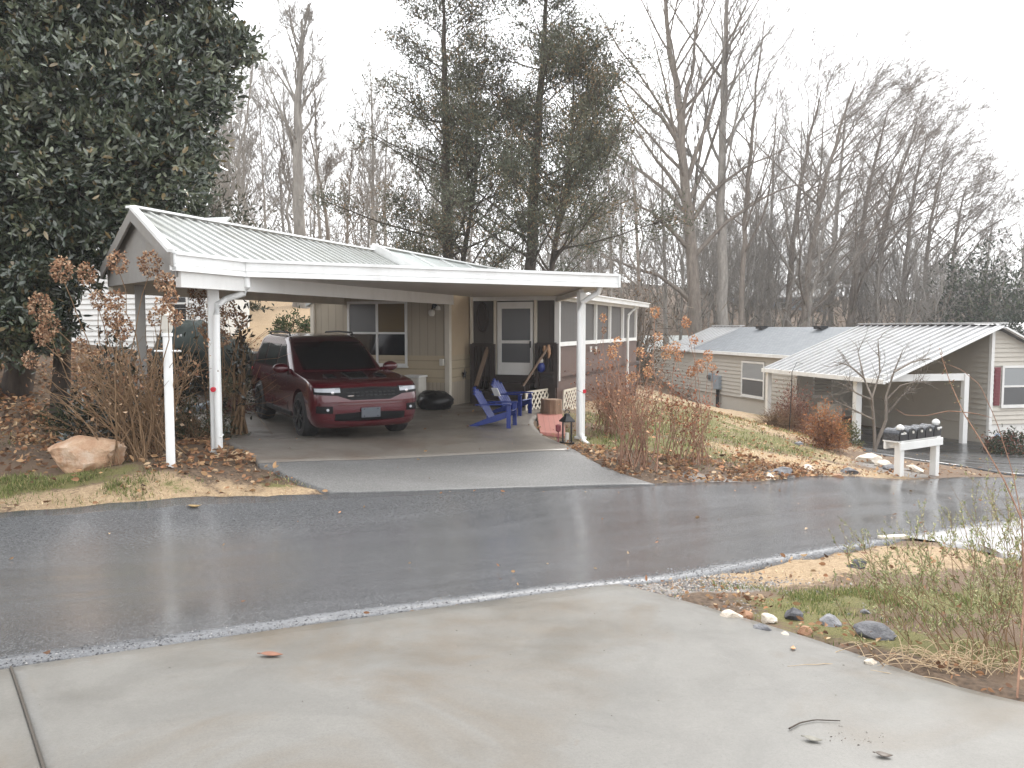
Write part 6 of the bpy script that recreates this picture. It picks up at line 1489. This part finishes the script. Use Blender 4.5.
# --- shrubs by the neighbour's drive
bush('red_shrub', 'upright red brown shrub at the left of the neighbour carport opening', 'shrub', atd(795, 24.4), (.62, .55, 1.75), 2600, [(.16, .065, .05), (.22, .09, .06), (.11, .05, .04)], .08, .035, 61, 'matte', 90, 'twigred', shell=.35)
bush('twiggy_shrub', 'grey brown leafless shrub beside the upright red brown shrub', 'shrub', atd(776, 24), (.7, .5, 1.2), 350, [(.17, .12, .09), (.12, .09, .07)], .06, .03, 62, 'matte', 110, 'twigtan')
bush('orange_shrub', 'rounded orange brown shrub on the bank in front of the black driveway', 'shrub', atd(826, 19.6), (.62, .5, 1.15), 3000, [(.36, .16, .07), (.28, .11, .05), (.42, .22, .10)], .08, .03, 63, 'matte', 90, 'twigred', shell=.3)
bush('low_shrub', 'low green shrub behind the orange brown shrub', 'shrub', atd(843, 22.5), (.6, .5, .65), 1300, [(.09, .10, .04), (.13, .13, .055)], .08, .04, 64)
bush('round_shrub', 'rounded dark green and rust shrub at the gable foot by the black driveway', 'shrub', atd(1018, 25.5), (.95, .8, .75), 2600, [(.04, .055, .03), (.06, .06, .035), (.2, .08, .06)], .1, .045, 65, p=[.5, .3, .2])
bush('low_shrub', 'low rust plant at the white gable skirting beside the figurine', 'plant', atd(994, 26.4), (.3, .3, .4), 500, [(.26, .12, .07), (.18, .09, .05)], .08, .04, 66)
q = atd(1001, 26.2); m = MB(); m.lathe(q, [(.10, 0), (.14, .12), (.10, .35), (.07, .42)], 12); m.ell(q + Z3*.52, (.10, .1, .12)); fg = m.build('figurine', simple('pale_blue_ceramic', (.35, .42, .55), .3), smooth=True); tag(fg, 'small pale blue garden figurine at the gable foot by the round shrub', 'figurine')
# dry clumps of grass
# bare crooked small tree
q = np.random.default_rng(9); d = 21.5; b0 = atd(879, d); T = []; Cr = []
for pts in ([(879, 452), (874, 425), (872, 398), (864, 378), (858, 352)], [(880, 452), (886, 420), (886, 396), (894, 372), (902, 352)], [(872, 400), (858, 394), (845, 386)], [(874, 420), (858, 412), (836, 401)], [(886, 400), (900, 386), (920, 380)], [(886, 415), (900, 398), (910, 388)], [(872, 398), (880, 372), (878, 340)], [(894, 372), (912, 362), (930, 358)], [(864, 378), (850, 366), (838, 362)]):
    P3 = np.array([P(x, y, d + q.normal(0, .12)) for x, y in pts]); 
    if pts[0][1] == 452: P3[0] = b0 + [q.normal(0, .04), 0, -.05]
    u = np.linspace(0, len(P3) - 1, 9); pp = np.array([np.interp(u, np.arange(len(P3)), P3[:, c]) for c in range(3)]).T; r_ = .055 if pts[0][1] == 452 else .032
    (T if pts[0][1] == 452 else Cr).append((pp, np.linspace(r_, .012, 9), 6))
    for c in range(7):
        i = q.integers(3, 9); bb, rd = branch(q, pp[i], _n(pp[i] - pp[i-1]) + rdir(q)[0]*.7, q.uniform(.3, .8), .012, .004, 6, .2, .02); Cr.append((bb, rd, 3))
        for e in range(3): b2, r2 = branch(q, bb[q.integers(1, 5)], rdir(q)[0] + [0, 0, .2], q.uniform(.15, .4), .006, .003, 4, .2, .02); Cr.append((b2, r2, 3))
tree_thing('small_tree', 'small bare crooked tree in front of the neighbour carport post', 'bare tree', T, Cr, M['bark'], b0)
# thin sapling behind the roof edge by the red brown shrub
q = np.random.default_rng(8); b0 = atd(791, 22.5); L = [P(791, 400, 22.5), P(792, 372, 22.5), P(797, 362, 22.5), P(803, 364, 22.5)]; pl_ = np.array([b0, (b0 + L[0])/2] + L)
st_ = [(pl_, np.linspace(.018, .006, 6), 4)]; v, f = tubes(st_); tag(big('plant_hook', v, f, M['blackmetal']), 'thin dark metal plant hook rising above the red brown shrub', 'hook')

# --- foreground, right: feathery weeds, straw, a long dead stalk
def weeds(px, py, z, n, seed, label, ht, spread, leafn, pal, lean=(-.15, .25)):
    q = np.random.default_rng(seed); b = onG(px, py, z); o = thing('weed_clump', b, label, 'weed', 'feathery weeds by the concrete edge'); st = []; pos = []; dr = []
    for k in range(n):
        s = b + q.normal(0, 1, 3)*[spread*.4, spread*.35, 0]; s[2] = H(*s[:2]) - .01; e = s + [lean[0]*q.uniform(0, 2) + q.normal(0, .16), lean[1]*q.uniform(0, 1.5) + q.normal(0, .14), ht*q.uniform(.45, 1)]
        L = stem_line(q, s, e, 9, .03, (q.normal(0, .05), 0, .04)); st.append((L, np.linspace(.0032, .0012, 9), 3))
        for c in range(7):
            i = q.integers(2, 9); bb, rd = branch(q, L[min(i, 8)], _n(L[-1] - L[0]) + rdir(q)[0]*.6, q.uniform(.06, .24)*ht, .0014, .0008, 5, .08, .05); st.append((bb, rd, 3))
            m = leafn; ii = q.random(m)*3.99; j = ii.astype(int); pos.append(bb[j] + (bb[j+1] - bb[j])*(ii - j)[:, None]); dr.append(_n(bb[-1] - bb[0]) + rdir(q, m)*.8)
    pos = np.concatenate(pos); dr = np.concatenate(dr); v, f = cards(pos, dr, q.uniform(.010, .028, len(pos)), q.uniform(.004, .009, len(pos)), q, .1)
    sv, sf = tubes(st); big('stems', sv, sf, M['twigtan'], o); big('leaves', v, f, M['matte'], o, cols=cols(q, len(pos), pal))
WP = [(.32, .33, .17), (.42, .42, .25), (.22, .27, .11), (.46, .42, .24)]
weeds(945, 650, -1.7, 22, 71, 'pale grey green feathery weeds spilling over the rocks, left clump', .58, .5, 16, WP)
weeds(1000, 665, -1.68, 30, 72, 'dense feathery weeds at the right edge of the slab', .72, .55, 18, WP, (-.05, .2))
weeds(905, 610, -1.8, 18, 73, 'thin sprays of weeds in front of the wet road', .55, .4, 12, WP, (0, .1))
weeds(1010, 600, -1.85, 20, 74, 'tall feathery weeds in front of the pale side path', .85, .5, 14, WP, (0, .1))
weeds(1040, 640, -1.75, 20, 75, 'feathery weeds cut by the right edge of the view', .9, .4, 16, WP, (-.1, .1))
q = np.random.default_rng(81); b = onG(965, 678, -1.66); st = []
for k in range(110):
    s = b + q.normal(0, 1, 3)*[.2, .07, 0] + [.06, .16, 0]; s[2] = H(*s[:2]) + .0; a = q.uniform(0, 6.28); L_ = q.uniform(.1, .36); e = s + [math.cos(a)*L_ - .05, math.sin(a)*L_*.6, q.uniform(.01, .10)]; e[2] = max(e[2], H(*e[:2]) + .01)
    st.append((stem_line(q, s, e, 8, .025, (0, 0, q.uniform(.0, .07))), np.linspace(.0026, .0010, 8), 4))
t = NT('dry_straw'); M['straw'] = t.set(Base_Color=t.mix(t.noise(9, 3), (.36, .25, .14), (.60, .46, .30)), Roughness=.6)
v, f = tubes(st); tag(big('straw_clump', v, f, M['straw']), 'flattened clump of pale straw stems at the concrete edge under the weeds', 'dry grass')
b = onG(1017, 698, -1.64); q = np.random.default_rng(82); st = []
def ppath(pts, d): return [P(x, y, dd) for (x, y), dd in zip(pts, d)]
main = [b] + ppath([(1024, 600), (1022, 520), (1004, 480), (978, 436), (963, 412), (950, 382), (940, 352)], np.linspace(3.8, 4.6, 7))
def curve(P3, n=22):
    P3 = np.array(P3); u = np.linspace(0, len(P3) - 1, n); return np.array([np.interp(u, np.arange(len(P3)), P3[:, c]) for c in range(3)]).T
st.append((curve(main), np.linspace(.006, .0018, 22), 5))
st.append((curve(ppath([(963, 412), (985, 414), (940, 412), (918, 416), (897, 410)], [4.4, 4.4, 4.4, 4.45, 4.5])[:1] + ppath([(948, 411), (925, 416), (905, 415), (896, 409)], [4.42, 4.45, 4.5, 4.5])), np.linspace(.003, .001, 22), 4))
st.append((curve(ppath([(963, 412), (978, 414), (992, 418)], [4.4, 4.4, 4.4])), np.linspace(.003, .001, 22), 4))
st.append((curve(ppath([(1022, 520), (1012, 470), (996, 420), (980, 385), (962, 370), (942, 362)], np.linspace(4.0, 4.6, 6))), np.linspace(.0035, .001, 22), 4))
o = thing('dead_stalk', b, 'long thin reddish dead stalk arching across the right edge', 'weed'); v, f = tubes(st); big('stems', v, f, M['twigred'], o)
n = 70; ln_ = curve(main)[10:]; pos = ln_[q.integers(0, len(ln_), n)] + q.normal(0, .012, (n, 3)); v, f = cards(pos, rdir(q, n), .02, .008, q); big('buds', v, f, M['matte'], o, cols=cols(q, n, [(.25, .13, .08), (.2, .18, .1)]))

# ------------------------------------------------------------------ litter, grass
q = np.random.default_rng(91)
N = 330000
xy = np.c_[q.uniform(-13, 15, N), q.uniform(3, 27, N)]
def zone_at(xy):
    i = np.clip(np.searchsorted(gx, xy[:, 0]) - 1, 0, len(gx) - 2); j = np.clip(np.searchsorted(gy, xy[:, 1]) - 1, 0, len(gy) - 2)
    return zone.reshape(len(gx), len(gy), 4)[i, j]
def uncovered(xy):
    c = np.zeros(len(xy), bool)
    for e in sheets: c |= inside(xy, e)
    return ~c
zz = zone_at(xy); free = uncovered(xy)
inview = (np.abs(xy[:, 0]/xy[:, 1]) < .75)
pr_ = np.clip(zz[:, 0]*1.0 - .12, 0, 1)*(.15 + 2.6*vnoise(xy, .55, 31)**2) + .03 + .10*np.clip(zz[:, 2] - .3, 0, 1)*(vnoise(xy, .5, 33) > .45)
k = free & inview & (q.random(N) < pr_*.72)
# leaves that blew on to the hard surfaces near the beds
hard = (~free) & inview & (q.random(N) < .0015) & ~inside(xy, e_pad1) & ~inside(xy, e_pad2); 
p1 = xy[k]; z1 = Hs(p1) + q.uniform(.012, .075, len(p1)); p2 = xy[hard]; z2 = Hs(p2) + .045
pos = np.r_[np.c_[p1, z1], np.c_[p2, z2]]; n = len(pos); d = rdir(q, n); d[:, 2] *= .35
sz = q.uniform(.05, .12, n)*np.clip(pos[:, 1]/11, .42, 1); sz[len(p1):] *= .6
v, f = leaf6(pos, d, sz, sz*q.uniform(.35, .65, n), q, .18); v[:, 2] = np.maximum(v[:, 2], np.repeat(pos[:, 2], 6) - .02)
tag(big('fallen_leaves', v, f, M['matte'], cols=np.repeat(cols(q, n, [(.30, .165, .09), (.42, .26, .14), (.16, .085, .05), (.52, .38, .24), (.36, .18, .095)], [.3, .25, .22, .13, .1]), 2, axis=0)), 'brown fallen leaves scattered over the beds and the bank', 'leaves', kind='stuff')
# grass
N = 420000; xy = np.c_[q.uniform(-12, 15, N), q.uniform(3, 26, N)]; xy = xy[(np.abs(xy[:, 0]/xy[:, 1]) < .72)]; zz = zone_at(xy); free = uncovered(xy); pn = vnoise(xy, .35, 41)
gk = free & (q.random(len(xy)) < np.clip(zz[:, 1] - .15, 0, 1)*(.25 + pn)); sk_ = free & (~gk) & (q.random(len(xy)) < np.clip(zz[:, 2] - .25, 0, 1)*.45*(.2 + pn))
def blades(xy, h0, h1, pal, flat):
    n = len(xy); b = np.c_[xy, Hs(xy) - .005]; a = rdir(q, n); a[:, 2] = np.abs(a[:, 2])*(1 - flat) + .15 + (1 - flat)*.8; a /= np.linalg.norm(a, axis=1)[:, None]
    h = q.uniform(h0, h1, n)*np.clip(xy[:, 1]/12, .55, 1.3); s = np.c_[-a[:, 1], a[:, 0], np.zeros(n)]; s /= np.linalg.norm(s, axis=1)[:, None] + 1e-9; w = (h*.06 + .002)[:, None]
    v = np.stack([b - s*w, b + s*w, b + a*h[:, None]], 1).reshape(-1, 3); return v, np.arange(3*n).reshape(n, 3), cols(q, n, pal)
gx2 = np.r_[onG(850, 600, -1.86)[:2] + q.normal(0, 1, (26000, 2))*[.42, .26], onG(30, 486, -1.8)[:2] + q.normal(0, 1, (16000, 2))*[.75, .26]]; gx2 = gx2[uncovered(gx2)]; gx2 = gx2[q.random(len(gx2)) < vnoise(gx2, .3, 44)*1.6 - .35]
v, f, c = blades(np.r_[xy[gk], gx2], .035, .10, [(.14, .175, .05), (.20, .21, .08), (.36, .31, .15), (.11, .15, .045)], .2)
tag(big('grass', v, f, M['matte'], cols=c), 'short green and yellowing winter grass of the lawn patches', 'grass', kind='stuff')
v, f, c = blades(xy[sk_], .03, .10, [(.50, .37, .22), (.40, .28, .16), (.58, .46, .29)], .75)
tag(big('dry_grass', v, f, M['matte'], cols=c), 'flattened straw coloured dry grass along the road edges', 'dry grass', kind='stuff')
# gravel crumbs at the corner where the road meets the concrete
N = 5200; c0 = onG(690, 588, -1.78); xy = np.r_[c0[:2] + q.normal(0, 1, (N, 2))*[.55, .32], onG(720, 482, -2.3)[:2] + q.normal(0, 1, (900, 2))*[1.3, .5]]; xy = xy[uncovered(xy)]
pos = np.c_[xy, Hs(xy) + .004]; n = len(pos); r_ = q.uniform(.004, .016, n); a6 = np.array([[1, 0, 0], [-.5, .87, 0], [-.5, -.87, 0], [0, 0, .8]])
v = (pos[:, None] + a6[None]*r_[:, None, None]*q.uniform(.7, 1.3, (n, 4, 1))).reshape(-1, 3); fi = np.array([[0, 1, 3], [1, 2, 3], [2, 0, 3]]); f = (np.arange(n)[:, None, None]*4 + fi[None]).reshape(-1, 3)
tag(big('gravel', v, f, M['matte'], cols=np.repeat(cols(q, n, [(.22, .21, .20), (.36, .34, .32), (.12, .11, .11), (.30, .22, .16)]), 3, axis=0)), 'loose grey gravel at the corner between the road and the concrete', 'gravel', kind='stuff')
N = 9000; i_ = q.integers(95, 210, N); n_in = np.array([-.48, .877]); xy = near_e[i_] + q.normal(0, .06, (N, 2)) + n_in*np.abs(q.normal(0, .09, N))[:, None]; pos = np.c_[xy, Hs(xy) + .014]; n = N; r_ = q.uniform(.003, .010, n)
v = (pos[:, None] + a6[None]*r_[:, None, None]*q.uniform(.7, 1.3, (n, 4, 1))).reshape(-1, 3); f = (np.arange(n)[:, None, None]*4 + fi[None]).reshape(-1, 3)
tag(big('gravel', v, f, M['matte'], cols=np.repeat(cols(q, n, [(.10, .10, .105), (.17, .17, .18), (.06, .06, .065), (.24, .235, .23)]), 3, axis=0)), 'crumbled grey edge of the asphalt along the concrete', 'gravel', kind='stuff')
# single leaves and a twig on the concrete
def big_leaf(px, py, z, L, Wd, rot, label, pal, curl=.012):
    c = onG(px, py, z); c[2] = H(*c[:2]) + .0215; mb_ = MB(); n = 9; ca, sa = math.cos(rot), math.sin(rot); vs = []
    for i in range(n + 1):
        u = i/n; w = Wd*math.sin(math.pi*u**.8)*.5 + .001; x = (u - .5)*L; zz = curl*(2*u - 1)**2
        for yy, dz in ((-w, w*.5), (0, 0), (w, w*.5)): vs.append((c[0] + x*ca - yy*sa, c[1] + x*sa + yy*ca, c[2] + zz + dz))
    fs = [(3*i + j, 3*i + j + 1, 3*i + j + 4, 3*i + j + 3) for i in range(n) for j in (0, 1)]
    m_ = mb_.add(vs, fs); m_.tube([(c[0] - L*.5*ca, c[1] - L*.5*sa, c[2] + curl), (c[0] - L*.64*ca, c[1] - L*.64*sa, c[2] + .012)], .0025, 5)
    o = m_.build('fallen_leaf', simple('leaf_' + label.split()[0], pal, .5, .3, 30), smooth=True); md = o.modifiers.new('thick', 'SOLIDIFY'); md.thickness = .0015
    tag(o, label, 'leaf')
big_leaf(272, 660, -1.63, .125, .05, R(-6), 'brown curled leaf lying alone on the concrete near the road edge', (.22, .10, .06))
big_leaf(813, 746, -1.6, .075, .035, R(-25), 'grey dried leaf on the concrete below the curved twig', (.16, .15, .12))
big_leaf(884, 762, -1.59, .065, .035, R(-20), 'dark small leaf at the bottom edge of the concrete', (.07, .05, .035))
big_leaf(793, 653, -1.69, .05, .028, R(70), 'orange tan leaf on the concrete just below the edge rocks', (.45, .25, .12), .012)
big_leaf(195, 509, -1.95, .16, .08, R(10), 'yellowish leaf on the wet road below the lamp post', (.32, .22, .10), .03)
tw = [onG(x, y, -1.6) for x, y in ((789, 735), (800, 729), (815, 726), (840, 727))]
for p in tw: p[2] = H(*p[:2]) + .028
v, f = tubes([(curve(tw, 14), np.linspace(.0035, .002, 14), 6)]); tag(big('twig', v, f, M['darkbark']), 'thin curved dark twig lying on the concrete', 'twig')
# crumbs of dirt
N = 260; xy = np.r_[onG(850, 742, -1.6)[:2] + q.normal(0, 1, (34, 2))*[.10, .04], onG(600, 640, -1.7)[:2] + q.normal(0, 1, (60, 2))*[1.2, .7]]; pos = np.c_[xy, Hs(xy) + .021]; n = len(pos)
ok = inside(xy, e_pad1); pos = pos[ok]; n = len(pos); v, f = cards(pos, np.c_[rdir(q, n)[:, :2], np.zeros(n)], q.uniform(.004, .016, n), q.uniform(.003, .006, n), q, .1); v[:, 2] = np.maximum(v[:, 2], np.repeat(pos[:, 2], 4))
tag(big('debris', v, f, M['matte'], cols=cols(q, n, [(.06, .045, .035), (.12, .09, .06)])), 'dark crumbs of bark and dirt on the concrete', 'debris', kind='stuff')

# ------------------------------------------------------------------ damp air
hz = MB(); hz.add([(x, y, z) for x in (-200, 200) for y in (-70, 222) for z in (-60, 60)], [(0,1,3,2),(4,6,7,5),(0,4,5,1),(2,3,7,6),(0,2,6,4),(1,5,7,3)])
t = NT('damp_air'); t.t.nodes.remove(t.b); pv = t.n('ShaderNodeVolumePrincipled', ins={'Color': (.93, .94, .96), 'Density': .0008, 'Anisotropy': .2}); t.t.links.new(pv.outputs[0], t.out.inputs['Volume'])
HAZE = True
if HAZE:
    ho = hz.build('haze', t.mat); tag(ho, kind='stuff')
